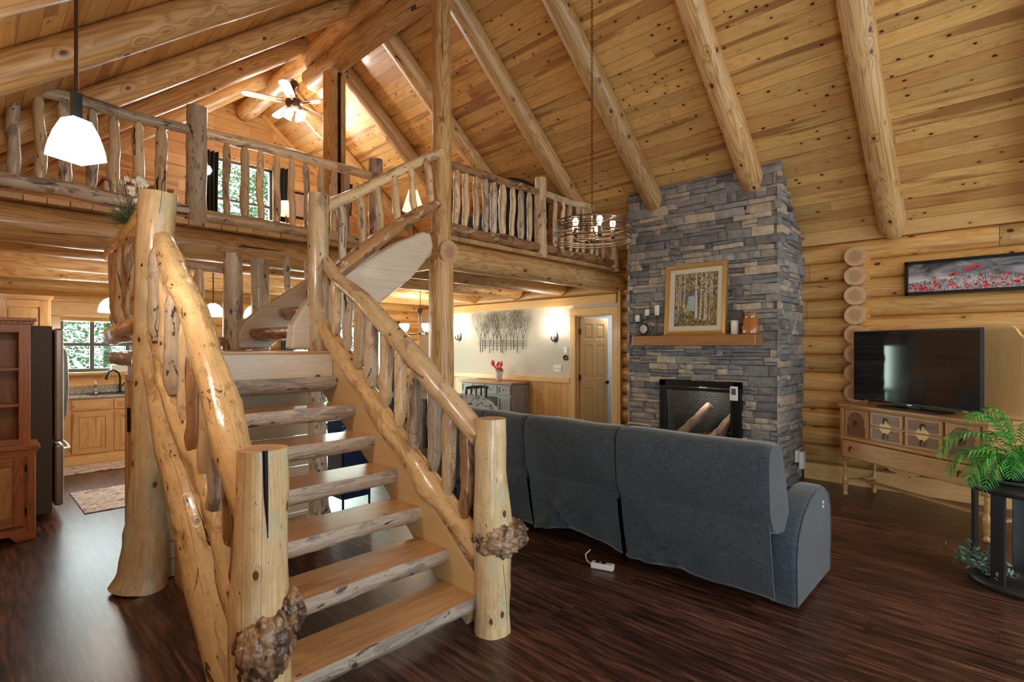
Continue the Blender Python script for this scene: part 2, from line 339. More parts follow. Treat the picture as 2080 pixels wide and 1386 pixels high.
def leafmat(name, a, b, tr=.35):
    g = G(name); T = g.attr('tone').outputs['Fac']; col = g.mix(T, a, b)
    d = g.n('BsdfPrincipled'); g.set(d.inputs['Base Color'], col); d.inputs['Roughness'].default_value = .45
    t = g.n('BsdfTranslucent'); g.set(t.inputs[0], col); x = g.n('MixShader'); x.inputs[0].default_value = tr
    g.nt.links.new(d.outputs[0], x.inputs[1]); g.nt.links.new(t.outputs[0], x.inputs[2]); g.nt.links.new(x.outputs[0], g.out.inputs[0]); return g.m
M_leaf = leafmat('tree_leaf', (.05, .16, .06), (.30, .50, .22))
M_palm = leafmat('palm_leaf', (.03, .20, .04), (.16, .62, .10), .25)
M_sage = leafmat('sage_leaf', (.06, .13, .09), (.28, .38, .30), .15)
def fabric(name, a, b, sc=420.):
    g = G(name); V = g.n('TexCoord').outputs['Object']
    n1 = g.noise(g.vm('MULTIPLY', V, (1, 1, .08)), sc, 2., .7); n2 = g.noise(g.vm('MULTIPLY', V, (.08, .08, 1)), sc, 2., .7); n3 = g.noise(V, 5., 2.)
    f = g.math('MULTIPLY_ADD', g.math('SUBTRACT', g.math('ADD', n1, n2), 1.), 1.6, .5, clamp=True); f = g.math('ADD', f, g.math('MULTIPLY', g.math('SUBTRACT', n3, .5), .4), clamp=True)
    return g.fin(g.mix(f, a, b), .85, g.math('ADD', n1, n2), .3, .002, sheen=.3)
M_sofa = fabric('sofa_fabric', (.011, .017, .024), (.070, .098, .128), 230.)
def stone():
    g = G('ledgestone'); T = g.attr('tone').outputs['Fac']; V = g.n('TexCoord').outputs['Object']
    c = g.ramp(T, [(0., (.165, .16, .165)), (.3, (.26, .25, .25)), (.55, (.35, .335, .33)), (.72, (.42, .39, .36)), (.84, (.54, .45, .35)), (1., (.64, .53, .41))])
    n1 = g.noise(V, 14., 5., .65); n2 = g.noise(g.vm('MULTIPLY', V, (1, 1, 4)), 30., 4., .7)
    f = g.math('MULTIPLY_ADD', g.math('SUBTRACT', n1, .5), 1.3, 1.); c = g.mix(1., c, g.comb(f, f, f), 'MULTIPLY')
    c = g.mix(g.math('MULTIPLY', g.ss(n2, .55, .75), .4), c, (.09, .09, .1))
    return g.fin(c, .75, g.math('ADD', n1, n2), .7, .012)
M_stone = stone()
M_mortar = plain('mortar', (.05, .05, .052), .9)
# ---------------------------------------------------------------- setting
XW = 6.9; YB = 9.4; XL = -.24; YF = -2.8
def ZR(x): return 8.47 - .81 * x
def ZL(x): return 3.18 + .81 * x
XR = (8.47 - 3.18) / 1.62
ZP = ZR(XR)
M_frame = plain('window_frame', (.07, .085, .075), .45)
M_sill = M_trim
def cuts(a0, a1, z0, z1, ops):
    A = sorted({a0, a1} | {x for o in ops for x in (o[0], o[1]) if a0 < x < a1}); Z = sorted({z0, z1} | {x for o in ops for x in (o[2], o[3]) if z0 < x < z1})
    for i in range(len(A) - 1):
        for j in range(len(Z) - 1):
            ca, cz = (A[i] + A[i + 1]) / 2, (Z[j] + Z[j + 1]) / 2
            if not any(o[0] < ca < o[1] and o[2] < cz < o[3] for o in ops): yield A[i], A[i + 1], Z[j], Z[j + 1]
def wallbox(m, axis, p0, p1, a0, a1, z0, z1, ops=(), mat=0):
    """solid wall between the planes p0 and p1, running along axis ('X' or 'Y')"""
    for A, B, Z0, Z1 in cuts(a0, a1, z0, z1, ops):
        c = ((A + B) / 2, (p0 + p1) / 2) if axis == 'X' else ((p0 + p1) / 2, (A + B) / 2)
        d = (B - A, abs(p1 - p0)) if axis == 'X' else (abs(p1 - p0), B - A)
        m.box((c[0], c[1], (Z0 + Z1) / 2), (d[0], d[1], Z1 - Z0), ax=0 if axis == 'X' else 1, mat=mat, tone=.5, off=3)
def courses(m, axis, plane, sgn, a0, a1, z0, z1, ch, ops=(), mat=0, depth=.075, seed=1):
    rr = random.Random(seed); k = 0
    while z0 + k * ch < z1 - .02:
        zc = z0 + (k + .5) * ch; k += 1
        iv = [(a0, a1)]
        for o in ops:
            if o[2] - .03 < zc < o[3] + .03:
                iv = [q for (s, e) in iv for q in ((s, min(e, o[0])), (max(s, o[1]), e)) if q[1] - q[0] > .02]
        for s, e in iv:
            cutp = [s]; x = s + rr.uniform(1.2, 3.6)
            while x < e - .8: cutp.append(x); x += rr.uniform(2., 4.2)
            cutp.append(e)
            for q in range(len(cutp) - 1):
                A, B = cutp[q], cutp[q + 1] - (.004 if q < len(cutp) - 2 else 0); n = 9; tone = rr.random(); off = rr.random() * 60; K = max(2, int((B - A) / .5) + 1)
                vs = []; gs = []; sd = rr.random() * 40
                for i in range(K + 1):
                    a = A + (B - A) * i / K
                    for j in range(n):
                        t = -PI / 2 + PI * j / (n - 1); r = 1 + .05 * mn.noise((a * 1.3, t * 1.2, sd))
                        dz = math.sin(t) * ch / 2; dd = depth * (math.cos(t) ** .75 if math.cos(t) > 0 else 0) * r
                        p = plane + sgn * (depth - dd)
                        vs.append((a, p, zc + dz) if axis == 'X' else (p, a, zc + dz)); gs.append((math.cos(t) * .11 + sd, math.sin(t) * .11, a + off))
                fs = [(i * n + j, i * n + j + 1, (i + 1) * n + j + 1, (i + 1) * n + j) for i in range(K) for j in range(n - 1)]
                if (axis == 'X') == (sgn < 0): fs = [f[::-1] for f in fs]
                m.add(vs, fs, gs, tone, mat, True)
random.seed(5)
# floor
m = MB(); m.quad([(XL - .2, YF - .2, 0), (8.6, YF - .2, 0), (8.6, YB + .2, 0), (XL - .2, YB + .2, 0)], gs=[(XL - .2, 0, YF - .2), (8.6, 0, YF - .2), (8.6, 0, YB + .2), (XL - .2, 0, YB + .2)])
m.box(((XL + 8.6) / 2, (YF + YB) / 2, -.06), (8.6 - XL + .4, YB - YF + .4, .1), tone=.5)
struct(m.build('floor', [M_floor], origin=(0, 0, 0)))
# ceiling: two sloping planes of tongue and groove boards
m = MB(); CL = .81 / math.cos(math.atan(.81)) * 0 + math.sqrt(1 + .81 ** 2)
def slope(m, xa, xb, Z, flip):
    y0, y1 = YF - .2, YB + .2; P = [(xa, y0, Z(xa)), (xb, y0, Z(xb)), (xb, y1, Z(xb)), (xa, y1, Z(xa))]
    gs = [(p[0] * CL + (50 if flip else 0), 0, p[1]) for p in P]; m.quad(P if flip else P[::-1], gs=gs if flip else gs[::-1])
    Q = [(p[0], p[1], p[2] + .12) for p in P]; m.quad(Q if not flip else Q[::-1], gs=gs)
slope(m, XL - .25, XR, ZL, False); slope(m, XR, XW + .3, ZR, True)
struct(m.build('ceiling', [M_ceil], origin=(0, 0, 0)))
# right wall: round logs in the living room, plaster and wainscot in the dining room
DOOR = (4.45, 5.15, -1, 2.06)
m = MB(); ops = [DOOR]
wallbox(m, 'Y', XW + .075, XW + .2, YF, 4.33, 0, 2.9, ())
courses(m, 'Y', XW, 1, YF, 4.33, .19, 2.74, .2125, (), seed=3)
courses(m, 'Y', XW, 1, 4.33, YB, 2.36, 2.74, .19, (), seed=8)
wallbox(m, 'Y', XW + .075, XW + .2, 4.33, YB, 2.36, 2.9, ())
wallbox(m, 'Y', XW, XW + .14, 4.33, YB, 1.0, 2.36, [DOOR], mat=1)
for A, B, Z0, Z1 in cuts(4.33, YB, 0, 1.0, [DOOR]):
    m.prism([(A, Z0), (B, Z0), (B, Z1), (A, Z1)], (XW, 0, 0), (0, 1, 0), (0, 0, 1), (.14, 0, 0), mat=2, ax=1)
m.prism([(YF, 2.74), (YB, 2.74), (YB, 2.93), (YF, 2.93)], (XW - .005, 0, 0), (0, 1, 0), (0, 0, 1), (.1, 0, 0), mat=3, tone=.6)
for k in range(11):      # ends of the crossing logs that stand out of the wall
    z = .405 + k * .2135
    m.tube([(XW + .1, 1.25, z), (XW - .16, 1.25, z)], [.108, .105], n=20, seed=k + 2, mat=0, cap=4, rough=.03, tone=.5 + .3 * math.sin(k * 2.1), step=.07)
# gs of vertical boards: swap so boards stand upright
struct(m.build('wall_right', [M_wlog, M_plaster, M_wains, M_trim, M_end], origin=(XW, 0, 0)))
# back wall
KW = (.91, 2.05, 1.2, 1.97); DW = (4.1, 6.0, .05, 1.98); LW = (2.82, 3.76, 3.46, 4.66)
m = MB(); courses(m, 'X', YB, 1, XL, XW, .10, 2.72, .2, [KW, DW], seed=11)
wallbox(m, 'X', YB + .07, YB + .2, XL, XW + .1, 0, 2.75, [KW, DW])
def gab(poly): m.prism(poly, (0, YB, 0), (1, 0, 0), (0, 0, 1), (0, .12, 0), mat=1, ax=0)
gab([(XL, 2.7), (LW[0], 2.7), (LW[0], ZL(LW[0]) + .05), (XL, ZL(XL) + .05)]); gab([(LW[1], 2.7), (XW, 2.7), (XW, ZR(XW) + .05), (LW[1], ZR(LW[1]) + .05)])
gab([(LW[0], 2.7), (LW[1], 2.7), (LW[1], LW[2]), (LW[0], LW[2])]); gab([(LW[0], LW[3]), (LW[1], LW[3]), (LW[1], ZR(LW[1]) + .05), (XR, ZP + .05), (LW[0], ZL(LW[0]) + .05)])
# ledge of the log wall below the gable boards
m.box(((XL + XW) / 2, YB - .02, 2.745), (XW - XL, .14, .03), ax=0, mat=2)
struct(m.build('wall_back', [M_wlog, M_gable, M_trim], origin=(3, YB, 0)))
# left wall and front wall (behind the camera), with the windows that light the room
PD = (-2.6, -.8, -1, 2.1)
m = MB(); courses(m, 'Y', XL, -1, YF, YB, .19, 2.74, .2125, [PD], seed=21); wallbox(m, 'Y', XL - .2, XL - .075, YF, YB, 0, 2.9, [PD])
struct(m.build('wall_left', [M_wlog], origin=(XL, 0, 0)))
FW = (.9, 6.2, .5, 3.7)
m = MB(); wallbox(m, 'X', YF - .15, YF, XL - .2, XW + .2, 0, 2.9, [FW], mat=0)
def gf(poly): m.prism(poly, (0, YF - .15, 0), (1, 0, 0), (0, 0, 1), (0, .15, 0), ax=0)
gf([(XL, 2.85), (.9, 2.85), (.9, ZL(.9) + .05), (XL, ZL(XL) + .05)]); gf([(6.2, 2.85), (XW, 2.85), (XW, ZR(XW) + .05), (6.2, ZR(6.2) + .05)]); gf([(.9, 3.72), (5.86, 3.72), (XR, ZP + .05), (.9, ZL(.9) + .05)])
struct(m.build('wall_front', [M_gable], origin=(3, YF, 0)))
# room behind the open door
m = MB(); m.quad([(8.5, 3.4, 0), (8.5, 6.2, 0), (8.5, 6.2, 2.4), (8.5, 3.4, 2.4)]); m.quad([(XW + .14, 6.2, 0), (XW + .14, 6.2, 2.4), (8.5, 6.2, 2.4), (8.5, 6.2, 0)]); m.quad([(XW + .14, 3.4, 0), (8.5, 3.4, 0), (8.5, 3.4, 2.4), (XW + .14, 3.4, 2.4)]); m.quad([(XW + .14, 3.4, 2.4), (XW + .14, 6.2, 2.4), (8.5, 6.2, 2.4), (8.5, 3.4, 2.4)])
struct(m.build('wall_hall', [M_bluew]))
point('hall_light', (7.8, 5.0, 2.1), 22, (1, .93, .85), .1)
# trims and baseboards
def trim(name, fn, bev=.004, mats=None):
    m = MB(); fn(m); return struct(m.build(name, mats or [M_trim], bev=bev))
trim('baseboard_right', lambda m: m.box((XW - .012, (YF + 1.79) / 2, .095), (.03, 1.79 - YF, .19), ax=1, tone=.7))
trim('trim_1', lambda m: m.box((XW - .02, 7.33, 1.0), (.05, 4.16, .09), ax=1, tone=.8))               # chair rail
trim('trim_2', lambda m: m.box((XW - .02, 6.88, 2.29), (.05, 5.03, .14), ax=1, tone=.6))             # dining crown board
def dcase(m):
    m.box((XW - .015, 4.395, 1.03), (.04, .11, 2.06), tone=.6); m.box((XW - .015, 5.2, 1.03), (.04, .11, 2.06), tone=.5); m.box((XW - .015, 4.8, 2.115), (.04, .92, .11), ax=1, tone=.7)
    m.box((XW + .07, 4.462, 1.03), (.15, .02, 2.06)); m.box((XW + .07, 5.138, 1.03), (.15, .02, 2.06)); m.box((XW + .07, 4.8, 2.05), (.15, .7, .02), ax=1)
trim('trim_3', dcase)
trim('trim_4', lambda m: m.box((XW - .02, 4.31, 1.2), (.05, .035, 2.4), tone=.4))     # board between logs and fireplace side
def kcase(m):
    x0, x1, z0, z1 = KW; y = YB - .015
    m.box(((x0 + x1) / 2, y, z1 + .1), (x1 - x0 + .26, .05, .19), ax=0, tone=.75); m.box((x0 - .055, y, (z0 + z1) / 2 - .08), (.11, .05, z1 - z0 + .16), tone=.7); m.box((x1 + .055, y, (z0 + z1) / 2 - .08), (.11, .05, z1 - z0 + .16)); m.box(((x0 + x1) / 2, y - .03, z0 - .02), (x1 - x0 + .2, .14, .035), ax=0)
trim('trim_5', kcase)
def dwc(m):
    x0, x1, z0, z1 = DW; y = YB - .015
    m.box(((x0 + x1) / 2, y, z1 + .05), (x1 - x0 + .26, .05, .11), ax=0); m.box((x0 - .055, y, (z0 + z1) / 2), (.11, .05, z1 - z0)); m.box((x1 + .055, y, (z0 + z1) / 2), (.11, .05, z1 - z0))
trim('trim_6', dwc)
trim('trim_7', lambda m: (m.bar((XR + .3, YB - .03, ZR(XR + .3) - .03), (XW, YB - .03, ZR(XW) - .03), .06, .05, up=(0, 1, 0)), m.bar((XL, YB - .03, ZL(XL) - .03), (XR - .3, YB - .03, ZL(XR - .3) - .03), .06, .05, up=(0, 1, 0))))
def window(n, x0, x1, z0, z1, y, vb=(), hb=(), fw=.045):
    root = bpy.data.objects.new('window_%d' % n, None); C.objects.link(root); root.location = ((x0 + x1) / 2, y, z0); struct(root)
    def fr(m):
        for xa in (x0 + fw / 2, x1 - fw / 2): m.box((xa, y, (z0 + z1) / 2), (fw, .07, z1 - z0))
        for za in (z0 + fw / 2, z1 - fw / 2): m.box(((x0 + x1) / 2, y, za), (x1 - x0, .07, fw))
        for v in vb: m.box((v, y, (z0 + z1) / 2), (.05, .05, z1 - z0))
        for h_ in hb: m.box(((x0 + x1) / 2, y, h_), (x1 - x0, .055, .045))
    part(root, 'window_frame', [M_frame], fr, local=False, bev=.003)
    part(root, 'pane', [M_pane], lambda m: m.quad([(x0, y + .01, z0), (x1, y + .01, z0), (x1, y + .01, z1), (x0, y + .01, z1)]), local=False)
window(1, *KW, YB + .1, vb=(1.265, 1.68), hb=(1.585,)); window(2, *DW, YB + .1, vb=(5.05,), hb=()); window(3, *LW, YB + .08, hb=(4.0,)); window(4, *FW, YF - .07, vb=(2.2, 3.5, 4.8), hb=(2.3,), fw=.08)
root = bpy.data.objects.new('door_2', None); C.objects.link(root); root.location = (XL - .1, -1.7, 0); struct(root)
part(root, 'door_frame', [M_frame], lambda m: [m.box((XL - .12, y, 1.05), (.07, .08, 2.1)) for y in (-2.57, -1.7, -.83)] + [m.box((XL - .12, -1.7, z), (.07, 1.8, .08)) for z in (.04, 2.06)], local=False)
part(root, 'pane', [M_pane], lambda m: m.quad([(XL - .12, -2.6, 0), (XL - .12, -.8, 0), (XL - .12, -.8, 2.1), (XL - .12, -2.6, 2.1)]), local=False)
# the open six-panel door
root = bpy.data.objects.new('door_1', None); C.objects.link(root); root.location = (XW + .06, 5.12, 0); root.rotation_euler = (0, 0, -R(6)); struct(root)
def leaf(m):
    m.box((.345, 0, 1.02), (.69, .022, 2.03), tone=.5)
    for x in (.05, .345, .64): m.box((x, 0, 1.02), (.10, .036, 2.03), tone=.5)
    for z, h_ in ((.12, .22), (.95, .16), (1.63, .1), (1.98, .11)): m.box((.345, 0, z), (.69, .0355, h_), ax=0, tone=.45)
    for x in (.1975, .4925):
        for z0, z1 in ((.25, .85), (1.05, 1.56), (1.70, 1.91)): m.box((x, 0, (z0 + z1) / 2), (.14, .034, z1 - z0 - .04), tone=.55)
part(root, 'door_leaf', [M_door], leaf, bev=.006)
for s in (-1, 1): part(root, 'door_knob', [M_black], lambda m: m.lathe([(.012, 0), (.012, .03), (.03, .04), (.032, .055), (.02, .07), (0, .072)], (.63, s * .012, .95), 12, rot=Matrix.Rotation(R(90 if s < 0 else -90), 3, 'X')))
for z in (.25, 1.05, 1.8): part(root, 'hinge', [M_bronze], lambda m: m.box((-.012, -.022, z), (.03, .02, .09)))
# loft floor: planks whose ends show along the edge
m = MB(); x = XL
while x < XW:
    y0 = 4.23 + random.uniform(-.01, .01) if x > 3.2 else 5.42 + random.uniform(-.01, .01)
    m.box((x + .069, (y0 + YB) / 2, 2.69), (.135, YB - y0, .048), ax=1); x += .138
struct(m.build('floor_loft', [M_deck], bev=.004, origin=(3, 7, 2.66)))

# ---------------------------------------------------------------- log frame of the house
def logobj(name, a, b, r0, r1, label, cat, seed, mats=None, n=20, rough=.035, wob=.012, caps=1, step=.15, **k):
    m = MB(); m.tube([a, b], [r0, r1], n=n, rough=rough, freq=1.2, seed=seed, cap=1, wob=wob, step=step, **k)
    return tag(m.build(name, mats or [M_log, M_end], origin=a if a[2] <= b[2] else b), label, cat)
RY = {.92: 'log rafter nearest the poppy picture, its lower end just above the log wall', 2.1: 'log rafter that dies into the top of the stone chimney near its right corner',
      3.3: 'log rafter that dies into the top left corner of the stone chimney',
      4.4: 'log rafter just right of the tall post, coming down behind the wire drum chandelier', 5.59: 'log rafter crossing behind the tall post above the dark armchair of the loft',
      6.7: 'log rafter just right of the slotted square post that holds the ridge', 8.1: 'log rafter behind the ceiling fan, nearest the gable wall on the right slope', -.25: 'log rafter in the top right corner beyond the poppy picture'}
for i, (y, lb) in enumerate(RY.items()):
    xe = 6.2 if y in (2.1, 3.3) else 6.88
    z = lambda x: ZR(x) - .155
    m = MB(); m.tube([(XR + .08, y, z(XR + .08)), (xe - .12, y, z(xe - .12)), (xe - .03, y, z(xe - .03)), (xe, y, z(xe))], [.115, .125, .115, .07], n=20, rough=.035, freq=1.2, seed=i + 3, cap=0, wob=.015, step=.12)
    tag(m.build('rafter', [M_log, M_end], origin=(xe, y, z(xe))), lb, 'rafter', 'log rafters of the roof')
LY = {3.2: 'log rafter in the top left corner above the glass pendant lamp', 4.33: 'thick log rafter on the left slope that crosses right behind the pendant lamp stem', 5.73: 'left slope log rafter with wavy figured grain, ending highest at the ridge',
      6.87: 'left slope log rafter with its bright lower edge just over the thick loft newel', 8.1: 'left slope log rafter nearest the gable wall, above the fan blades on the left'}
for i, (y, lb) in enumerate(LY.items()):
    z = lambda x: ZL(x) - .14
    m = MB(); m.tube([(XL - .05, y, z(XL - .05)), (XR - .08, y, z(XR - .08))], [.108, .108], n=20, rough=.04, freq=1.2, seed=i + 23, wob=.015, step=.12)
    tag(m.build('rafter', [M_log, M_end], origin=(XL, y, z(XL))), lb, 'rafter', 'log rafters of the roof')
logobj('ridge_beam', (XR, YF, 5.47), (XR, 9.3, 5.47), .15, .14, 'upper log of the ridge, its rounded end hanging before the gable wall', 'beam', 51)
logobj('ridge_beam', (XR + .03, YF, 5.2), (XR + .03, 6.95, 5.2), .145, .14, 'lower ridge log resting on the slotted square post', 'beam', 52)
logobj('log_post', (3.355, 4.2, 0), (3.355, 4.2, 2.42), .13, .125, 'thick round log post from the floor behind the sofa up to the loft beam', 'post', 61, caps=0)
logobj('log_post', (3.355, 4.2, 2.56), (3.355, 4.2, 5.2), .103, .095, 'tall slim log post on the beam end at the loft corner', 'post', 62)
m = MB(); m.box((XR, 6.25, 3.88), (.20, .20, 2.34), Matrix.Rotation(R(10), 3, 'Z'), tone=.4)
o = m.build('ridge_post', [M_log], bev=.01); tag(o, 'square loft post with a dark slot down its face, under the ridge logs', 'post')
part(o, 'dark_slot', [M_black], lambda m: m.box((XR + .01, 6.145, 3.86), (.035, .02, 2.3), Matrix.Rotation(R(10), 3, 'Z')), local=False, label='dark steel channel let into the post')
bm = [('loft_beam', (XW - .02, 4.36, 2.52), (3.4, 4.36, 2.52), .135, .15, 'log beam with two dark knots carrying the right part of the loft, under the chandelier'),
      ('loft_beam', (XL, 5.58, 2.515), (3.4, 5.58, 2.515), .155, .145, 'big log beam carrying the left part of the loft above the kitchen'),
      ('loft_beam', (3.365, 4.08, 2.5), (3.365, 5.6, 2.5), .118, .12, 'short log beam whose round sawn end shows at the foot of the tall loft post')]
for i, y in enumerate((6.45, 7.6, 8.7)):
    bm.append(('ceiling_joist', (XL, y, 2.53), (XW, y, 2.53), .135, .13, ['log joist under the loft next behind the big kitchen beam', 'log joist across the middle of the kitchen and dining ceiling', 'log joist under the loft closest to the back log wall'][i]))
bm.append(('ceiling_joist', (3.4, 5.45, 2.53), (XW, 5.45, 2.53), .12, .12, 'shiny log joist over the dining room, next behind the right loft beam'))
for i, b in enumerate(bm):
    logobj(b[0], b[1], b[2], b[3], b[4], b[5], 'beam', 70 + i)
# ---------------------------------------------------------------- staircase
random.seed(77)
ST = thing('staircase', 'rustic log staircase with half-log treads, turning right at a landing up to the loft', 'staircase', (1.4, 2.06, 0))
def lp(name, mats, path, rad, seed, label=None, n=16, rough=.06, freq=3., wob=.015, cap=None, step=.05, parent=None, tone=None, bump=None):
    m = MB(); m.tube(path, rad, n=n, rough=rough, freq=freq, seed=seed, wob=wob, step=step, cap=cap, tone=tone, bump=bump)
    o = m.build(name, mats, parent or ST)
    if label: o['label'] = label
    return o
def knobby(seed, k=5, h=.012, w=.35, wl=.05):
    rr = random.Random(seed); K = [(rr.random() * 2 * PI, rr.uniform(.06, .94), rr.uniform(.5, 1) * h) for _ in range(k)]
    def f(a, t):
        s = 0
        for ka, kt, kh in K:
            da = (a - ka + PI) % (2 * PI) - PI; s += kh * math.exp(-(da / w) ** 2 - ((t - kt) / wl) ** 2)
        return s
    return f
def baluster(parent, a, b, r, seed, mat=None, label=None):
    a = Vector(a); b = Vector(b); rr = random.Random(seed)
    T = [0, .04, .10, .3, .5, .7, .90, .96, 1]; q = [.55, .62, 1., rr.uniform(.9, 1.12), rr.uniform(.92, 1.08), rr.uniform(.9, 1.12), 1., .62, .5]
    o = lp('baluster', [mat or M_peel, M_end], [a.lerp(b, t) for t in T], [r * x for x in q], seed, n=12, rough=.10, freq=5., wob=.022, step=.045, parent=parent, bump=knobby(seed, 3, r * .25, .5, .06))
    if label: o['label'] = label
    return o
def tread_mesh(m, x0, x1, yn, z, d=.285, seed=1, th=.105, rev=False):
    """half-log tread: flat top (0), rounded live edge (1); nose at yn, running back in +Y"""
    P = [(0, 0), (-.012, -.022), (-.010, -.05), (.012, -.082), (.06, -th), (.15, -th - .012), (.24, -th), (.28, -.06), (d, 0)]
    K = 22; vs = []; gs = []; n = len(P); rr = random.Random(seed); o = rr.random() * 40; tn = rr.random()
    for i in range(K + 1):
        x = x0 + (x1 - x0) * i / K; w = .016 * mn.noise((x * 2.2, seed * 3.1, 0)) + .006 * mn.noise((x * 9, seed, 4)); w2 = .014 * mn.noise((x * 2., seed * 5.1, 7))
        for j, (py, pz) in enumerate(P):
            e = 1 if j < 5 else 0
            jit = .004 * mn.noise((x * 14, j * 1.3, seed)) if 0 < j < 7 else 0
            vs.append((x, yn + py + w * e + jit, z + pz * (1 + w2 * 6) + jit)); gs.append((py + .1, pz + o, x + o))
    fs = [(i * n + j, (i + 1) * n + j, (i + 1) * n + j + 1, i * n + j + 1) for i in range(K) for j in range(n - 1)]
    m.add(vs, fs, gs, tn, 1, True)
    top = [(i * n, i * n + n - 1, (i + 1) * n + n - 1, (i + 1) * n) for i in range(K)]; m.add(vs, top, gs, tn, 0, False)
    for i in (0, K):
        ring = list(range(i * n, (i + 1) * n)); m.add([vs[k] for k in ring], [tuple(range(n)) if i == 0 else tuple(range(n))[::-1]], [gs[k] for k in ring], tn, 2, False)
for k in range(7):
    m = MB(); tread_mesh(m, .84, 1.935, 2.11 + .2583 * k, .19 * (k + 1), seed=k + 31)
    m.build('tread', [M_tread, M_bark, M_end], ST)
# landing
m = MB(); m.box((1.41, 4.46, 1.51), (1.14, 1.5, .02), ax=0, tone=.3); m.box((1.41, 4.49, 1.45), (1.08, 1.40, .10), ax=0, tone=.4)
m.build('landing_deck', [M_tread], ST, bev=.006)
m = MB(); m.tube([(.845, 4.2, 1.465), (.845, 5.22, 1.465)], [.05, .052], n=12, rough=.2, freq=6., seed=4, step=.05); m.build('landing_edge', [M_bark], ST)['label'] = 'rough live edge of the landing slab'
m = MB(); m.prism([(.86, 1.30), (1.93, 1.30), (1.93, 1.499), (.86, 1.499)], (0, 3.722, 0), (1, 0, 0), (0, 0, 1), (0, .03, 0), ax=0, tone=.6); m.build('riser_board', [M_white], ST)
m = MB(); m.prism([(.90, 0), (1.90, 0), (1.90, 1.31), (.90, 1.31)], (0, 4.10, 0), (0, 0, 1), (1, 0, 0), (0, .03, 0), ax=0)
o = MB()
for k in range(11): o.box((1.4, 4.11, .06 + k * .121), (1.04, .022, .116), ax=0, mat=0)
for k in range(11): o.box((.885, 4.24, .06 + k * .121), (.022, .24, .116), ax=1, mat=0)
o.build('panelling', [wood('pale_panel', (.80, .66, .48), (.68, .52, .34), ks=3., kd=.35, kr=.05, tonev=.1, rough=.45)], ST, bev=.004)['label'] = 'pale horizontal board panelling under the landing'
# lower flight stringers
def stringer(name, x0, w, top, bot, mats, edge_r, seed, label=None, ex=0.):
    m = MB(); poly = top + bot[::-1]
    m.prism(poly, (x0, 0, 0), (0, 1, 0), (0, 0, 1), (w, 0, 0), ax=0, tone=.5)
    m.tube([(x0 + w / 2 + ex, y, z) for y, z in top], edge_r, n=14, rough=.12, freq=4., seed=seed, mat=1, step=.05, wob=.01)
    o = m.build(name, mats, ST, bev=.005)
    if label: o['label'] = label
stringer('stringer', 1.935, .075, [(2.10, .27), (2.60, .66), (3.2, 1.12), (3.72, 1.49)], [(2.20, 0.), (2.45, .16), (3.0, .60), (3.9, 1.2)], [M_cream, M_redrail], .042, 3, ex=.02)
lp('stringer', [M_honey, M_end], [(.83, 4.0, 1.44), (.83, 3.77, 1.16), (.825, 3.47, .95), (.82, 3.23, .86), (.81, 3.04, .73), (.80, 2.75, .47), (.79, 2.47, .24), (.785, 2.2, .0)], [.05, .055, .085, .10, .105, .105, .10, .09], 12, n=22, rough=.08, wob=.0, label='thick honey coloured log stringer on the left')
# newel posts
def post(path, rad, seed, mats, label, n=32, rough=.065, name='newel_post', **k):
    return lp(name, mats, path, rad, seed, label, n=n, rough=rough, freq=2.5, cap=1, step=.035, parent=k.get('parent'), bump=k.get('bump') or knobby(seed, 9, .014, .22, .02), wob=k.get('wob', .01))
def burl(parent, c, s, seed, k=200, label='knotty dark burl', r0=.045):
    """lumpy burl: overlapping gnarled lobes fused on the surface of an ellipsoid"""
    rr = random.Random(seed); m = MB(); lob = []
    for i in range(k):
        a = rr.random() * 2 * PI; b = math.acos(rr.uniform(-.95, .95)); lob.append((Vector((math.sin(b) * math.cos(a), math.sin(b) * math.sin(a), math.cos(b))), rr.uniform(.07, .20), rr.uniform(.12, .34)))
    nu, nv = 120, 80; vs = []; gs = []
    for j in range(nv + 1):
        for i in range(nu):
            a = 2 * PI * i / nu; b = PI * j / nv; d = Vector((math.sin(b) * math.cos(a), math.sin(b) * math.sin(a), math.cos(b))); r = .82
            for q, h_, w in lob:
                e = (d - q).length / w
                if e < 1: r = max(r, .82 + h_ * math.sqrt(max(0, 1 - e * e)) + .0)
            r += .05 * mn.noise(d * 5 + Vector((seed, 0, 0))) + .045 * mn.noise(d * 13 + Vector((seed, 0, 0))) + .02 * mn.noise(d * 30)
            p = Vector((d.x * r * s[0], d.y * r * s[1], d.z * r * s[2])); vs.append(Vector(c) + p); gs.append(p)
    fs = [(j * nu + i, (j + 1) * nu + i, (j + 1) * nu + (i + 1) % nu, j * nu + (i + 1) % nu) for j in range(nv) for i in range(nu)]
    m.add(vs, fs, gs, .5, 0, True)
    o = m.build('burl', [M_burl], parent); o['label'] = label; return o
def flare(f0, amp, z0=.42, w=.2):
    def g(a, t): return amp * (.6 + .4 * math.sin(3 * a + 1)) * math.exp(-((t - z0) / w) ** 2) * abs(math.sin(7 * a + 2 * t)) ** .5
    return g
kb = knobby(5, 7, .012, .25, .02); fl = flare(0, .012, .5, .16)
nr = post([(2.0, 2.06, 0), (2.0, 2.06, .1), (2.0, 2.06, .42), (2.0, 2.06, .62), (1.99, 2.06, .9), (1.99, 2.06, 1.16)], [.100, .092, .100, .100, .084, .080], 41, [M_newel, M_end], 'right foot newel with a burl collar', bump=lambda a, t: kb(a, t) + fl(a, t))
burl(nr, (2.035, 2.03, .51), (.160, .150, .115), 7, label='gnarled burl collar on the right newel')
kb2 = knobby(8, 8, .012, .22, .02); fl2 = flare(0, .010, .45, .2)
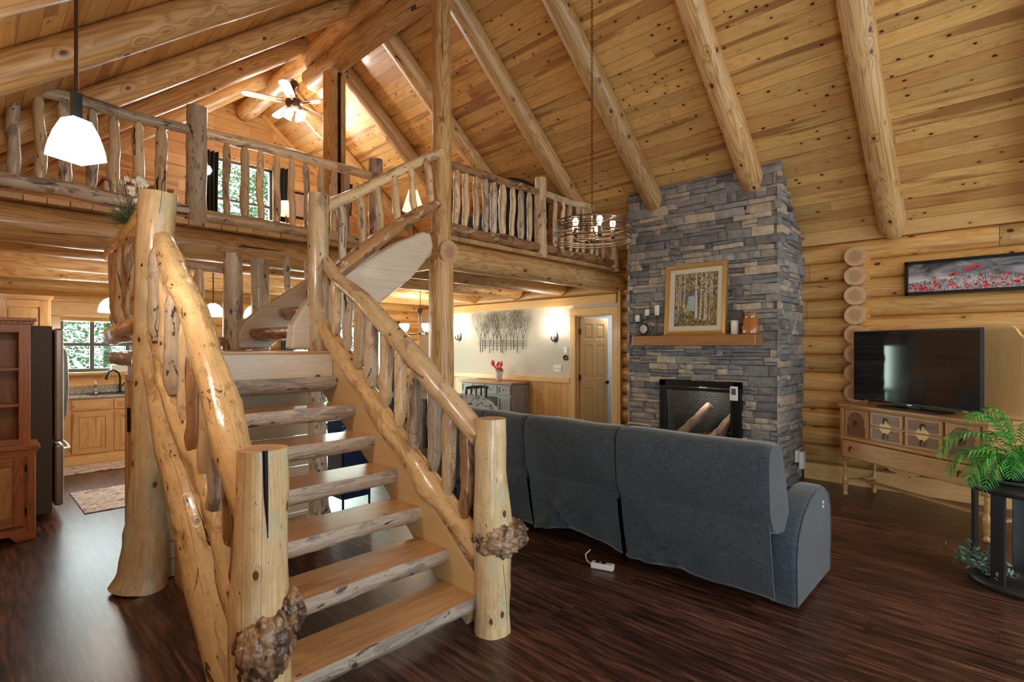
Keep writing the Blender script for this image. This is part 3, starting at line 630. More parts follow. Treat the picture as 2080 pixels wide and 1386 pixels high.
nl = post([(.78, 2.06, 0), (.78, 2.06, .25), (.78, 2.06, .55), (.785, 2.06, .8), (.785, 2.06, 1.165)], [.105, .105, .100, .090, .087], 42, [M_newel, M_end], 'left foot newel with a split top and a dark burl', bump=lambda a, t: kb2(a, t) + fl2(a, t))
burl(nl, (.765, 1.985, .455), (.110, .095, .135), 11, k=190, label='dark gnarled burl on the left newel'); burl(nl, (.862, 2.0, .54), (.062, .065, .095), 13, k=90, label='small side burl')
m = MB(); m.tube([(.762, 1.976, 1.17), (.765, 1.973, 1.0), (.77, 1.972, .85)], [.010, .008, .002], n=6, rough=.2, seed=2, step=.02); m.build('split', [M_black], nl)['label'] = 'dark split in the newel top'
bp = post([(.785, 4.07, 0), (.80, 4.07, .08), (.825, 4.07, .4), (.835, 4.06, 1.0), (.85, 4.05, 1.9), (.88, 4.04, 2.55)], [.165, .142, .112, .100, .102, .108], 43, [M_newel, M_end], 'tall flared corner newel of the landing', n=30)
post([(1.95, 3.98, 1.5), (1.95, 3.98, 2.76)], [.082, .078], 44, [M_peel, M_end], 'slim upper newel at the corner of the landing')
post([(1.70, 5.14, 1.52), (1.70, 5.14, 1.62), (1.70, 5.16, 2.40)], [.105, .085, .078], 45, [M_grey, M_end], 'weathered post behind the landing', name='landing_post')
post([(2.0, 5.3, 1.52), (1.99, 5.3, 2.40)], [.085, .08], 46, [M_grey, M_end], 'weathered cracked post behind the landing', name='landing_post')
post([(2.2, 4.5, 0), (2.2, 4.5, .12), (2.17, 4.5, 1.45)], [.12, .085, .075], 47, [M_grey, M_end], 'log prop under the landing', name='support_post')
# handrails and lower rails of the first flight
lp('handrail', [M_peel, M_end], [(1.97, 4.02, 2.30), (1.98, 3.7, 2.05), (1.98, 3.29, 1.828), (1.99, 2.95, 1.60), (1.98, 2.61, 1.383), (1.98, 2.13, 1.05)], [.045, .052, .062, .066, .066, .062], 1, 'right handrail with a dark bark scar', n=18, rough=.10, wob=.015, bump=knobby(3, 8, .014, .5, .03))
lp('bottom_rail', [M_honey, M_end], [(1.97, 4.0, 1.76), (1.98, 3.49, 1.352), (1.98, 2.98, .976), (1.98, 2.46, .64), (1.98, 2.12, .42)], [.06, .07, .075, .07, .06], 2, n=18, rough=.14, freq=4., bump=knobby(4, 9, .02, .5, .03))
lp('handrail', [M_honey, M_end], [(.88, 3.95, 2.25), (.875, 3.85, 2.19), (.87, 3.64, 2.022), (.85, 3.238, 1.764), (.84, 2.974, 1.562), (.82, 2.664, 1.333), (.79, 2.423, 1.128), (.785, 2.1, .86)], [.045, .068, .072, .072, .072, .075, .078, .07], 5, 'thick glossy left handrail', n=26, rough=.10, freq=2.8, bump=knobby(6, 14, .018, .3, .025))
lp('bottom_rail', [M_honey, M_end], [(.84, 3.98, 1.64), (.84, 3.755, 1.505), (.83, 3.589, 1.365), (.82, 3.363, 1.178), (.83, 3.085, 1.02), (.84, 2.896, .943), (.83, 2.731, .8), (.81, 2.47, .55), (.79, 2.15, .30)], [.04, .05, .055, .055, .06, .06, .058, .058, .055], 6, n=20, rough=.18, freq=4.5, bump=knobby(7, 12, .028, .5, .03))
for i, y in enumerate((3.76, 3.6, 3.42, 3.25, 3.08, 2.91, 2.74, 2.57, 2.41, 2.26)):
    zt = 1.0 + (y - 2.1) * .66; zb = .42 + (y - 2.12) * .71
    baluster(ST, (1.98 + .01 * math.sin(i * 2), y, zb + .05), (1.98, y - .01, zt + .02), [.04, .034, .05, .046, .042, .038, .045, .042, .042, .038][i], 100 + i, [M_peel, M_grey, M_peel, M_grey, M_peel, M_peel, M_grey, M_grey, M_peel, M_redrail][i])
for i, y in enumerate((3.8, 3.6, 3.4, 3.2, 3.02, 2.85, 2.68, 2.52, 2.36)):
    zt = .88 + (y - 2.12) * .77; zb = .30 + (y - 2.15) * .755
    baluster(ST, (.82 + .01 * math.sin(i * 3), y, zb + .04), (.83, y, zt), [.05, .045, .055, .04, .05, .04, .045, .04, .045][i], 140 + i, [M_grey, M_peel, M_grey, M_peel, M_redrail, M_peel, M_grey, M_redrail, M_redrail][i])
# side and back rail of the landing
lp('side_rail', [M_honey, M_end], [(.84, 4.1, 2.44), (.845, 4.6, 2.35), (.84, 5.1, 2.33), (.84, 5.42, 2.30)], [.06, .07, .065, .05], 15, rough=.12)
lp('side_rail', [M_honey, M_end], [(.84, 4.15, 1.72), (.84, 4.7, 1.66), (.84, 5.28, 1.64)], [.07, .08, .075], 16, rough=.15)
for i in range(6): baluster(ST, (.84 + .012 * math.sin(i * 4), 4.28 + i * .17, 1.69), (.84, 4.28 + i * .17, 2.33), .058, 170 + i, M_grey if i % 2 else M_redrail)
lp('back_rail', [M_grey], [(.86, 5.2, 2.27), (1.66, 5.2, 2.25)], [.035, .035], 17); lp('back_rail', [M_grey], [(.86, 5.2, 1.62), (1.66, 5.2, 1.60)], [.04, .04], 18)
for i, x in enumerate((1.08, 1.44)): baluster(ST, (x, 5.2, 1.62), (x, 5.2, 2.25), .042, 180 + i, M_peel)
baluster(ST, (2.22, 5.2, 2.08), (2.22, 5.2, 2.45), .032, 184, M_grey); baluster(ST, (2.42, 5.2, 2.2), (2.42, 5.2, 2.45), .03, 185, M_grey)
# upper flight
def upstr(y0, w, label=None, poly=None):
    m = MB(); poly = poly or [(1.72, 1.53), (1.74, 1.72), (1.85, 1.90), (2.0, 2.03), (2.28, 2.23), (2.67, 2.48), (2.98, 2.63), (3.06, 2.62), (3.09, 2.50), (3.0, 2.36), (2.85, 2.19), (2.44, 1.88), (2.15, 1.69), (2.0, 1.61), (1.93, 1.53)]
    m.prism(poly, (0, y0, 0), (1, 0, 0), (0, 0, 1), (0, w, 0), ax=0, tone=.6); o = m.build('stringer', [M_white], ST, bev=.02)
    if label: o['label'] = label
upstr(3.98, .11, 'pale slab stringer of the upper flight, near side'); upstr(5.02, .11, 'pale slab stringer of the upper flight, far side', [(1.70, 1.53), (1.70, 1.66), (1.76, 1.78), (1.86, 1.87), (3.0, 2.68), (3.15, 2.68), (3.15, 2.42), (2.0, 1.56), (1.93, 1.53)])
for k in range(5):
    x = 1.81 + .26 * k; z = 1.715 + .198 * k; m = MB()
    mm = MB(); tread_mesh(mm, 4.07, 5.06, 0, 0, seed=60 + k, d=.29)
    m.add([(x + v[1], v[0], z + v[2]) for v in mm.v], [f[::-1] for f in mm.f], mm.g, .5, 0, False); m.m = list(mm.m); m.s = list(mm.s); m.t = mm.t
    m.build('tread', [M_tread, M_redrail, M_end], ST)
lp('handrail', [M_peel, M_end], [(2.02, 4.05, 2.68), (2.6, 4.08, 3.05), (3.30, 4.14, 3.50)], [.05, .048, .045], 21, 'handrail of the upper flight')
lp('bottom_rail', [M_redrail, M_end], [(2.02, 3.97, 2.08), (2.14, 3.96, 2.19), (2.51, 3.96, 2.505), (2.85, 3.97, 2.74), (3.14, 3.99, 2.93)], [.05, .062, .066, .06, .045], 22, 'dark reddish barky rail of the upper flight', rough=.14, bump=knobby(22, 8, .02, .5, .03))
for i, x in enumerate((2.17, 2.35, 2.52, 2.70, 2.88, 3.06)):
    zb = 2.22 + (x - 2.16) * .78; zt = 2.69 + (x - 2.02) * .64
    baluster(ST, (x, 3.98, zb - .02), (x, 4.07, zt), [.035, .032, .03, .034, .03, .034][i], 190 + i, [M_grey, M_peel, M_peel, M_peel, M_peel, M_peel][i])
m = MB(); m.box((3.27, 4.62, 2.5), (.04, 1.0, .33), ax=1, tone=.5); m.build('header_board', [M_trim], ST, bev=.004)

# ---------------------------------------------------------------- loft railings
def railing(label, x0, x1, y, zt, zb, xs, r, seed, mt, mb, rt, rb, posts=(), ends=(0, 0), loc=None):
    root = thing('loft_railing', label, 'railing', (x0, y, 2.715), group=None); ex0, ex1 = ends
    m = MB(); m.tube([(x0 + ex0, y, zt), ((x0 + x1) / 2, y, zt + .015), (x1 + ex1, y, zt + .01)], [rt, rt * 1.1, rt], n=16, rough=.12, freq=2.5, seed=seed, wob=.03, step=.05, cap=1, bump=knobby(seed, 6, .012, .4, .03)); m.build('top_rail', [mt, M_end], root)
    m = MB(); m.tube([(x0, y, zb), ((x0 + x1) / 2, y, zb - .01), (x1, y, zb - .01)], [rb, rb * 1.1, rb], n=16, rough=.15, freq=2.5, seed=seed + 1, wob=.03, step=.05, cap=1, bump=knobby(seed + 2, 7, .02, .5, .04)); m.build('bottom_rail', [mb, M_end], root)
    for i, x in enumerate(xs):
        rr = random.Random(seed * 13 + i); mt_ = rr.choice(r[1:]); rad = r[0] * rr.uniform(.82, 1.15)
        baluster(root, (x, y + rr.uniform(-.01, .01), zb + .02), (x + rr.uniform(-.015, .015), y, zt - .01), rad, seed * 17 + i, mt_)
    for px, pr, pz, pm, lb in posts:
        lp('newel_post', [pm, M_end], [(px, y - .01, 2.66), (px, y, 2.9), (px, y, pz)], [pr * 1.12, pr, pr * .97], seed + int(px * 10), lb, n=20, cap=1, parent=root, rough=.06, bump=knobby(seed + 9, 5, .015, .3, .03))
    return root
railing('weathered grey log railing of the loft behind the glass pendant lamp', -.15, 1.44, 5.52, 3.552, 2.815, [.09, .265, .41, .57, .73, .885, 1.05, 1.225], (.042, M_grey, M_grey, M_peel), 201, M_grey, M_grey, .043, .058, posts=((1.51, .088, 3.79, M_grey, 'thick knotty newel with dark scars'),), ends=(.41, 0))
railing('pale peeled log railing of the loft in front of the gable window', 1.57, 3.34, 5.52, 3.57, 2.785, [1.77, 1.935, 2.09, 2.25, 2.415, 2.565, 2.73, 2.88, 3.045], (.036, M_peel, M_peel, M_grey), 211, M_peel, M_peel, .05, .062, posts=((3.41, .085, 3.79, M_grey, 'short newel at the head of the stairs'),))
railing('loft log railing right of the tall round post, before a dark armchair', 3.46, 4.95, 4.30, 3.475, 2.80, [3.63, 3.76, 3.92, 4.06, 4.21, 4.35, 4.50, 4.66, 4.81], (.037, M_peel, M_peel, M_peel, M_grey), 221, M_redrail, M_redrail, .045, .06, posts=((5.02, .078, 3.67, M_peel, 'peeled newel'),))
railing('short loft log railing next to the right wall, behind the wire drum chandelier', 5.1, 6.62, 4.30, 3.50, 2.80, [5.30, 5.46, 5.63, 5.78, 5.93, 6.11, 6.26, 6.41], (.034, M_peel), 231, M_peel, M_redrail, .042, .062, posts=((6.67, .07, 3.4, M_peel, None),))

# ---------------------------------------------------------------- stone fireplace
FX = 6.05; FY0, FY1 = 1.80, 3.66
FP = thing('fireplace', 'grey stacked stone fireplace and chimney breast rising to the sloped ceiling', 'fireplace', (6.45, 2.73, 0))
FB = (2.20, 3.195, .28, 1.145)
m = MB()
for a, b, z0, z1 in cuts(FY0 + .03, FY1 - .03, 0, 3.5, [FB]): m.box((FX + .04, (a + b) / 2, (z0 + z1) / 2), (.04, b - a, z1 - z0))
for y in (FY0 + .05, FY1 - .05): m.prism([(FX + .05, 0), (XW - .01, 0), (XW - .01, ZR(XW) - .03), (FX + .05, ZR(FX + .05) - .03)], (0, y - .02, 0), (1, 0, 0), (0, 0, 1), (0, .04, 0))
m.build('core', [M_mortar], FP)
def stones(m, mapf, u0, u1, z0, ztop, ops, seed, corner=False):
    """dry stacked ledgestone; mapf(u, z, depth) -> world point; ztop(u) is the height of the ceiling"""
    rr = random.Random(seed); z = z0
    zmax = max(ztop(u0), ztop(u1))
    while z < zmax - .015:
        H = rr.choice([.06, .075, .085, .095, .105, .12]); u = u0 - rr.uniform(0, .1)
        while u < u1:
            L = rr.uniform(.12, .42) if rr.random() < .75 else rr.uniform(.08, .15); a, b = max(u, u0), min(u + L, u1)
            if u1 - b < .06: b = u1
            u = b if b == u1 else u + L
            if b - a < .02: continue
            lay = [(z, z + H)]
            if H > .08 and rr.random() < .5:
                c = z + H * rr.uniform(.35, .65); lay = [(z, c), (c, z + H)]
            for s0, s1 in lay:
                pcs = [(a, b)]; extra = []
                for o in ops:
                    if s0 < o[3] - .01 and s1 > o[3] + .014 and min(b, o[1]) - max(a, o[0]) > .02: extra.append((max(a, o[0]), min(b, o[1]), o[3]))
                for o in ops:
                    if s1 > o[2] + .01 and s0 < o[3] - .01: pcs = [q for (p, r) in pcs for q in ((p, min(r, o[0])), (max(p, o[1]), r)) if q[1] - q[0] > .015]
                for pa, pb, s0 in [(p, r, s0) for p, r in pcs] + extra:
                    top = min(s1, ztop((pa + pb) / 2) - .002)
                    if top - s0 < .012: continue
                    D = rr.uniform(.012, .055); tone = min(1, max(0, rr.choice([rr.uniform(.05, .5), rr.uniform(.2, .7), rr.uniform(.3, .75), rr.uniform(.75, 1.)]))); g = .0035
                    nx = max(2, int((pb - pa) / .06)); nz = 3; vs = []; sk = rr.uniform(-.012, .012)
                    for i in range(nx + 1):
                        for j in range(nz + 1):
                            fu = i / nx; fz = j / nz; edge = (i in (0, nx)) or (j in (0, nz))
                            uu = pa + g + (pb - pa - 2 * g) * fu; zz = s0 + g + (top - s0 - 2 * g) * fz
                            q = mn.noise((uu * 9, zz * 20, seed)); q2 = mn.noise((uu * 25, zz * 40, seed + 5))
                            vs.append(mapf(uu + (.006 * q2 if 0 < i < nx else 0), zz + sk * (fu - .5) + .004 * q, (D - (.010 if edge else 0)) + .012 * q + .006 * q2))
                    n0 = len(vs); fs = [(i * (nz + 1) + j, (i + 1) * (nz + 1) + j, (i + 1) * (nz + 1) + j + 1, i * (nz + 1) + j + 1) for i in range(nx) for j in range(nz)]
                    ring = [i * (nz + 1) for i in range(nx + 1)] + [nx * (nz + 1) + j for j in range(1, nz + 1)] + [i * (nz + 1) + nz for i in range(nx - 1, -1, -1)] + [j for j in range(nz - 1, 0, -1)]
                    per = []
                    for i in range(nx + 1):
                        per.append((pa + (pb - pa) * i / nx, s0))
                    per += [(pb, s0 + (top - s0) * j / nz) for j in range(1, nz + 1)] + [(pa + (pb - pa) * i / nx, top) for i in range(nx - 1, -1, -1)] + [(pa, s0 + (top - s0) * j / nz) for j in range(nz - 1, 0, -1)]
                    vs += [mapf(p_, q_, -.01) for p_, q_ in per]; R_ = len(ring)
                    fs += [(ring[(k + 1) % R_], ring[k], n0 + k, n0 + (k + 1) % R_) for k in range(R_)]
                    m.add(vs, fs, None, tone, 0, False)
        z += H
m = MB(); stones(m, lambda u, z, d: (FX - d + .02, u, z), FY0, FY1, 0, lambda u: ZR(FX) - .01, [FB], 5)
m.build('stone_facing', [M_stone], FP)
m = MB(); stones(m, lambda u, z, d: (u, FY0 - d + .02, z), FX - .02, XW - .005, 0, lambda u: ZR(u + .12) - .01, [], 6); m.build('stone_return', [M_stone], FP)
m = MB(); stones(m, lambda u, z, d: (u, FY1 + d - .02, z), FX - .02, XW - .005, 0, lambda u: ZR(u + .12) - .01, [], 7); m.build('stone_return', [M_stone], FP)
m = MB(); m.box((FX - .09, 2.735, 1.625), (.25, 1.50, .125), ax=1, tone=.5); o = m.build('mantel', [M_mantel], FP, bev=.01); o['label'] = 'brown wooden mantel beam'
# firebox
m = MB(); y0, y1, z0, z1 = FB
for a, b, c, d in ((y0, y0 + .085, z0, z1), (y1 - .085, y1, z0, z1)): m.box((FX - .02, (a + b) / 2, (c + d) / 2), (.05, b - a, d - c), tone=.5)
m.box((FX - .02, (y0 + y1) / 2, z1 - .035), (.05, y1 - y0, .07)); m.box((FX - .02, (y0 + y1) / 2, z0 + .05), (.05, y1 - y0, .1))
m.box((FX - .045, (y0 + y1) / 2, z1 - .10), (.03, y1 - y0 - .14, .035)); m.box((FX - .045, y0 + .10, (z0 + z1) / 2), (.02, .03, z1 - z0 - .16)); m.box((FX - .045, y1 - .10, (z0 + z1) / 2), (.02, .03, z1 - z0 - .16))
ff = m.build('firebox', [M_black], FP, bev=.004)
g = G('fire_brick'); V = g.n('TexCoord').outputs['Object']; br = g.n('TexBrick'); g.set(br.inputs['Vector'], g.vm('MULTIPLY', V, (1, 1, 1))); 
_x, _y, _z = g.xyz(V); g.set(br.inputs['Vector'], g.comb(_y, _z, 0.)); br.inputs['Scale'].default_value = 9; br.inputs['Color1'].default_value = (.05, .045, .04, 1); br.inputs['Color2'].default_value = (.03, .028, .025, 1); br.inputs['Mortar'].default_value = (.10, .095, .085, 1)
M_brick = g.fin(br.outputs[0], .9)
m = MB(); m.quad([(FX + .35, y0, z0), (FX + .35, y1, z0), (FX + .35, y1, z1), (FX + .35, y0, z1)]); m.quad([(FX, y0, z0), (FX + .35, y0, z0), (FX + .35, y0, z1), (FX, y0, z1)]); m.quad([(FX, y1, z0), (FX + .35, y1, z0), (FX + .35, y1, z1), (FX, y1, z1)][::-1])
m.quad([(FX, y0, z0 + .1), (FX + .35, y0, z0 + .1), (FX + .35, y1, z0 + .1), (FX, y1, z0 + .1)]); m.quad([(FX, y0, z1 - .05), (FX + .35, y0, z1 - .05), (FX + .35, y1, z1 - .05), (FX, y1, z1 - .05)]); m.build('fire_lining', [M_brick], ff)
M_glog = plain('ceramic_log', (.36, .22, .15), .85, nz=.5, sc=25.)
for i, (a, b, r) in enumerate([((6.12, 3.0, .45), (6.2, 2.62, .85), .055), ((6.15, 2.62, .42), (6.25, 2.32, .80), .05), ((6.1, 2.75, .42), (6.12, 2.5, .52), .035), ((6.2, 2.55, .42), (6.15, 2.35, .72), .05), ((6.25, 2.95, .42), (6.3, 2.4, .5), .05)]):
    m = MB(); m.tube([a, b], [r, r * .85], n=12, rough=.25, freq=8, seed=i, step=.03); m.build('fire_log', [M_glog], ff)
m = MB(); rr = random.Random(3)
for i in range(120): m.box((rr.uniform(6.08, 6.35), rr.uniform(2.3, 3.1), .40 + rr.uniform(0, .06)), (rr.uniform(.02, .05), rr.uniform(.02, .05), .03), Matrix.Rotation(rr.random() * 3, 3, 'Z'))
o = m.build('embers', [plain('ember_rock', (.07, .065, .06), .9, nz=.5)], ff); o['kind'] = 'stuff'
m = MB(); m.quad([(FX - .015, y0 + .08, z0 + .1), (FX - .015, y1 - .08, z0 + .1), (FX - .015, y1 - .08, z1 - .09), (FX - .015, y0 + .08, z1 - .09)]); m.build('glass', [M_pane], ff)
point('added_firebox_fill', (6.12, 2.7, 1.0), 3.5, (1, .9, .8), .05)  # added lamp that brightens the logs; no fire is burning
rt = thing('remote_control', 'white remote with a grey screen stuck on the firebox frame', 'remote', (FX - .05, 2.27, .97))
part(rt, 'case', [M_whitep], lambda m: m.box((-.012, 0, .055), (.022, .085, .16), tone=.5), bev=.006); part(rt, 'screen', [plain('lcd', (.12, .13, .10), .2)], lambda m: m.box((-.024, 0, .075), (.003, .05, .07)))
# ---------------------------------------------------------------- furniture helpers
random.seed(909)
def loft(m, rows, closed=True, caps=True, tone=.5, mat=0, smooth=True, gs=None):
    n = len(rows[0]); vs = [p for r in rows for p in r]; J = n if closed else n - 1
    fs = [(i * n + j, i * n + (j + 1) % n, (i + 1) * n + (j + 1) % n, (i + 1) * n + j) for i in range(len(rows) - 1) for j in range(J)]
    m.add(vs, fs, gs, tone, mat, smooth)
    if caps and closed:
        m.add(rows[0], [tuple(range(n))[::-1]], None, tone, mat, False); m.add(rows[-1], [tuple(range(n))], None, tone, mat, False)
def frm(u, n): u = Vector(u).normalized(); n = Vector(n).normalized(); return Matrix((u, n, Vector((0, 0, 1)))).transposed()
def pdoor(m, o, u, n, w, h, fr=.055, t=.02, mat=0, raised=True, mp=None, tn=.5):
    """frame and panel door: o lower left corner on the carcase face, u along, n outward"""
    M3 = frm(u, n); o = Vector(o); U = Vector(u).normalized(); N = Vector(n).normalized(); Z = Vector((0, 0, 1)); mp = mat if mp is None else mp
    for a in (fr / 2, w - fr / 2): m.box(o + U * a + N * t / 2 + Z * h / 2, (fr, t, h), M3, tone=tn, mat=mat)
    for b in (fr / 2, h - fr / 2): m.box(o + U * w / 2 + N * t / 2 + Z * b, (w - 2 * fr, t, fr), M3, ax=0, tone=tn + .1, mat=mat)
    m.box(o + U * w / 2 + N * t * .2 + Z * h / 2, (w - 2 * fr, t * .4, h - 2 * fr), M3, tone=tn, mat=mp)
    if raised and w > 2.6 * fr and h > 2.6 * fr: m.box(o + U * w / 2 + N * t * .4 + Z * h / 2, (w - 2 * fr - .03, t * .7, h - 2 * fr - .03), M3, tone=min(1, tn + .2), mat=mp)
def dentil(m, a, b, n, h=.02, d=.012, k=14):
    a = Vector(a); b = Vector(b); M3 = frm(b - a, n)
    for i in range(k): m.box(a.lerp(b, (i + .5) / k) + Vector(n) * d / 2, ((b - a).length / k * .55, d, h), M3)
# ---------------------------------------------------------------- sofa
SF = thing('sofa', 'dark blue-grey fabric reclining sofa seen from behind, beside the stair newel', 'sofa', (3.6, 2.4, 0))
def sect(y0, y1, seed, arm=False):
    K = 26; rows = []; prof = [(3.175, .50), (3.12, .60), (3.105, .80), (3.105, .92), (3.125, .975), (3.17, .995), (3.28, .99), (3.34, .95), (3.42, .75), (3.50, .48), (3.40, .44), (3.25, .46)]
    for i in range(K + 1):
        y = y0 + (y1 - y0) * i / K; e = min(1, min(i, K - i) / 1.0); q = .95 + .05 * math.sin(e * PI / 2); c = (3.28, .70)
        r = [(c[0] + (x - c[0]) * q + .006 * mn.noise((y * 3, z * 3, seed)), y, c[1] + (z - c[1]) * (q * .5 + .5) + (.008 * mn.noise((y * 2.5, 0, seed + 3)) if z > .9 else 0)) for x, z in prof]; rows.append(r)
    part(SF, 'back', [M_sofa], lambda m: loft(m, rows), local=False)
    def sk(m):
        Ky, Kz = 40, 14; rr = []
        for i in range(Ky + 1):
            t = i / Ky; y = y0 + .012 + (y1 - y0 - .024) * t; col = []
            for j in range(Kz + 1):
                s = j / Kz; z = .535 - s * (.455 - (.05 * math.sin(t * PI) if seed == 2 else 0)); x = 3.155 + .095 * s
                f1 = math.exp(-((t * 1.0 - (.08 + .75 * s)) / .05) ** 2); f2 = math.exp(-((t - (.30 + .65 * s)) / .06) ** 2); f3 = math.exp(-((t - (.95 - .35 * s)) / .07) ** 2)
                x += -.055 * s * (f1 + .8 * f2 - .7 * f3) + .022 * s * mn.noise((y * 7, z * 4, seed)) - .012 * math.sin(s * PI)
                col.append((x, y, z))
            rr.append(col)
        back = [[(p[0] + .012, p[1], p[2]) for p in c][::-1] for c in rr]
        loft(m, [a + b for a, b in zip(rr, back)])
    part(SF, 'skirt', [M_sofa], sk, local=False)
    part(SF, 'seat', [M_sofa], lambda m: m.box((3.76, (y0 + y1) / 2, .385), (.66, y1 - y0 - .015, .19)), local=False, bev=.04)
    part(SF, 'base', [M_black], lambda m: m.box((3.76, (y0 + y1) / 2, .17), (.62, y1 - y0 - .05, .25)), local=False, bev=.01)
sect(.985, 1.985, 1); sect(2.0, 2.84, 2); sect(2.855, 3.33, 3); sect(3.34, 4.0, 4)
def arm(m):
    P = [(3.315, .03), (3.30, .30), (3.34, .44), (3.45, .545), (3.62, .615), (3.80, .645), (3.97, .63), (4.09, .57), (4.15, .47), (4.16, .25), (4.14, .03)]
    rows = []
    for y, q in ((.905, .93), (.915, .975), (.935, 1.), (1.03, 1.0), (1.045, 1.), (1.055, .97)): rows.append([(3.70 + (x - 3.70) * q * .93, y, .3 + (z - .3) * q if z > .1 else z) for x, z in P][::-1])
    loft(m, rows)
part(SF, 'arm', [M_sofa], arm, local=False)
def arm2(m):
    P = [(3.315, .03), (3.30, .30), (3.34, .44), (3.45, .545), (3.62, .615), (3.80, .645), (3.97, .63), (4.09, .57), (4.15, .47), (4.16, .25), (4.14, .03)]
    path = [(3.70 + (x - 3.70) * .955 * .93, .908, .3 + (z - .3) * .955 if z > .1 else z) for x, z in P]; m.tube(path, .006, n=6)
part(SF, 'piping', [M_sofa], arm2, local=False)
part(SF, 'switch', [M_whitep], lambda m: [m.box((3.90 + .018 * a, .903, .50 + b * .028), (.008, .004, .016), tone=.5) for a in (0, 1) for b in (0, 1)] , local=False, label='white marks of the recliner switch')
ps = thing('power_strip', 'white power strip with a cable on the floor under the sofa', 'power strip', (3.08, 2.07, 0), R(-72))
part(ps, 'body', [M_whitep], lambda m: m.box((0, 0, .022), (.16, .055, .04), tone=.5), bev=.008); part(ps, 'plug', [M_black], lambda m: (m.box((.01, 0, .055), (.03, .03, .03)), m.box((-.035, 0, .052), (.025, .028, .025))), bev=.004)
part(ps, 'cable', [M_whitep], lambda m: m.tube([(-.08, 0, .02), (-.12, .02, .03), (-.14, .05, .06), (-.12, .10, .08)], .004, n=6, step=.01))
# ---------------------------------------------------------------- television and its cabinet
ca = math.atan2(-1.16, -.80)
CB = thing('sideboard_cabinet', 'antique oak buffet cabinet with turned legs, diamond veneer drawers and teardrop pulls', 'cabinet', (6.36, 1.31, 0), ca)
Lc = 1.42; M2 = M_oak2
part(CB, 'carcase', [M2], lambda m: (m.box((Lc / 2, .21, .675), (Lc - .02, .38, .51), ax=0), m.box((.02, .012, .67), (.045, .03, .52)), m.box((Lc - .02, .012, .67), (.045, .03, .52))), bev=.004)
part(CB, 'top', [M2], lambda m: (m.box((Lc / 2, .205, .945), (Lc + .04, .45, .028), ax=0), m.box((Lc / 2, .2, .925), (Lc + .01, .43, .014), ax=0)), bev=.006)
def teardrop(m, x, z, y): m.lathe([(.0, 0), (.012, .004), (.012, .012), (.004, .016)], (x, y, z), 8, rot=Matrix.Rotation(R(90), 3, 'X')); m.lathe([(.002, 0), (.004, .012), (.009, .03), (.007, .04), (0, .046)], (x, y - .018, z - .05), 8)
xs = (.045, .345, .71, 1.075, Lc - .045)
for i in range(4):
    x0, x1 = xs[i] + .012, xs[i + 1] - .012; w = x1 - x0
    if i in (0, 3):
        d = part(CB, 'door', [M2, M_veneer], lambda m: (m.box((x0 + w / 2, .008, .775), (w, .018, .27), tone=.6), m.prism([(x0 + .03, .645), (x0 + w - .03, .645), (x0 + w - .03, .75), (x0 + w - .05, .76), (x0 + w - .035, .80), (x0 + w - .06, .85), (x0 + w / 2 + .04, .885), (x0 + w / 2 - .04, .885), (x0 + .06, .85), (x0 + .035, .80), (x0 + .05, .76), (x0 + .03, .75)], (0, -.004, 0), (1, 0, 0), (0, 0, 1), (0, .006, 0), mat=1, ax=1)), bev=.002)
        part(d, 'pull', [M_bronze], lambda m: teardrop(m, x0 + w / 2, .79, -.006))
    else:
        for z0, h in ((.785, .125), (.645, .125)):
            d = part(CB, 'drawer', [M2, M_veneer, M_cream], lambda m: (m.box((x0 + w / 2, .006, z0 + h / 2), (w, .016, h), ax=0, tone=.55, mat=0), m.box((x0 + w / 2, -.003, z0 + h / 2), (w - .07, .006, h - (.035)), ax=0, tone=.5, mat=1),
                m.prism(([(x0 + w / 2 - .07, z0), (x0 + w / 2 + .07, z0), (x0 + w / 2, z0 + .075)] if z0 > .7 else [(x0 + w / 2 - .07, z0 + h), (x0 + w / 2, z0 + h - .075), (x0 + w / 2 + .07, z0 + h)]), (0, -.0085, 0), (1, 0, 0), (0, 0, 1), (0, .003, 0), mat=2, tone=.9)), bev=.002)
            part(d, 'pull', [M_bronze], lambda m: teardrop(m, x0 + w / 2, z0 + h / 2 + .01, -.009))
d = part(CB, 'drawer', [M2], lambda m: (m.box((Lc / 2, -.02, .505), (Lc - .12, .05, .175), ax=0, tone=.5), m.box((Lc / 2, .0, .615), (Lc - .06, .07, .03), ax=0, tone=.8)), bev=.012, label='long lower drawer with a bulging front')
for x in (.18, Lc - .18): part(d, 'pull', [M_bronze], lambda m: teardrop(m, x, .53, -.047))
turn = [(.020, 0), (.026, .02), (.022, .04), (.012, .05), (.024, .07), (.028, .10), (.024, .125), (.028, .13), (.028, .20), (.014, .215), (.018, .25), (.023, .29), (.014, .32), (.026, .335), (.014, .35), (.028, .37), (.030, .395), (.022, .42)]
for x, y in ((.03, .03), (Lc - .03, .03), (.03, .39), (Lc - .03, .39)): part(CB, 'leg', [M2], lambda m: m.lathe(turn, (x, y, 0), 14))
part(CB, 'stretcher', [M2], lambda m: [m.box((Lc / 2, .21, .16), (Lc - .06, .045, .022), ax=0)] + [m.box((x, .21, .16), (.03, .36, .022), ax=1) for x in (.03, Lc - .03)], bev=.003)
for pl_ in ([(.52, .42), (.58, .385), (.64, .38), (.66, .355), (.71, .345), (.76, .355), (.78, .38), (.84, .385), (.90, .42)], [(.05, .42), (.05, .36), (.09, .38), (.14, .42)], [(Lc - .05, .42), (Lc - .14, .42), (Lc - .09, .38), (Lc - .05, .36)]):
    part(CB, 'scroll_apron', [M2], lambda m: m.prism(pl_, (0, -.01, 0), (1, 0, 0), (0, 0, 1), (0, .02, 0)), bev=.003)
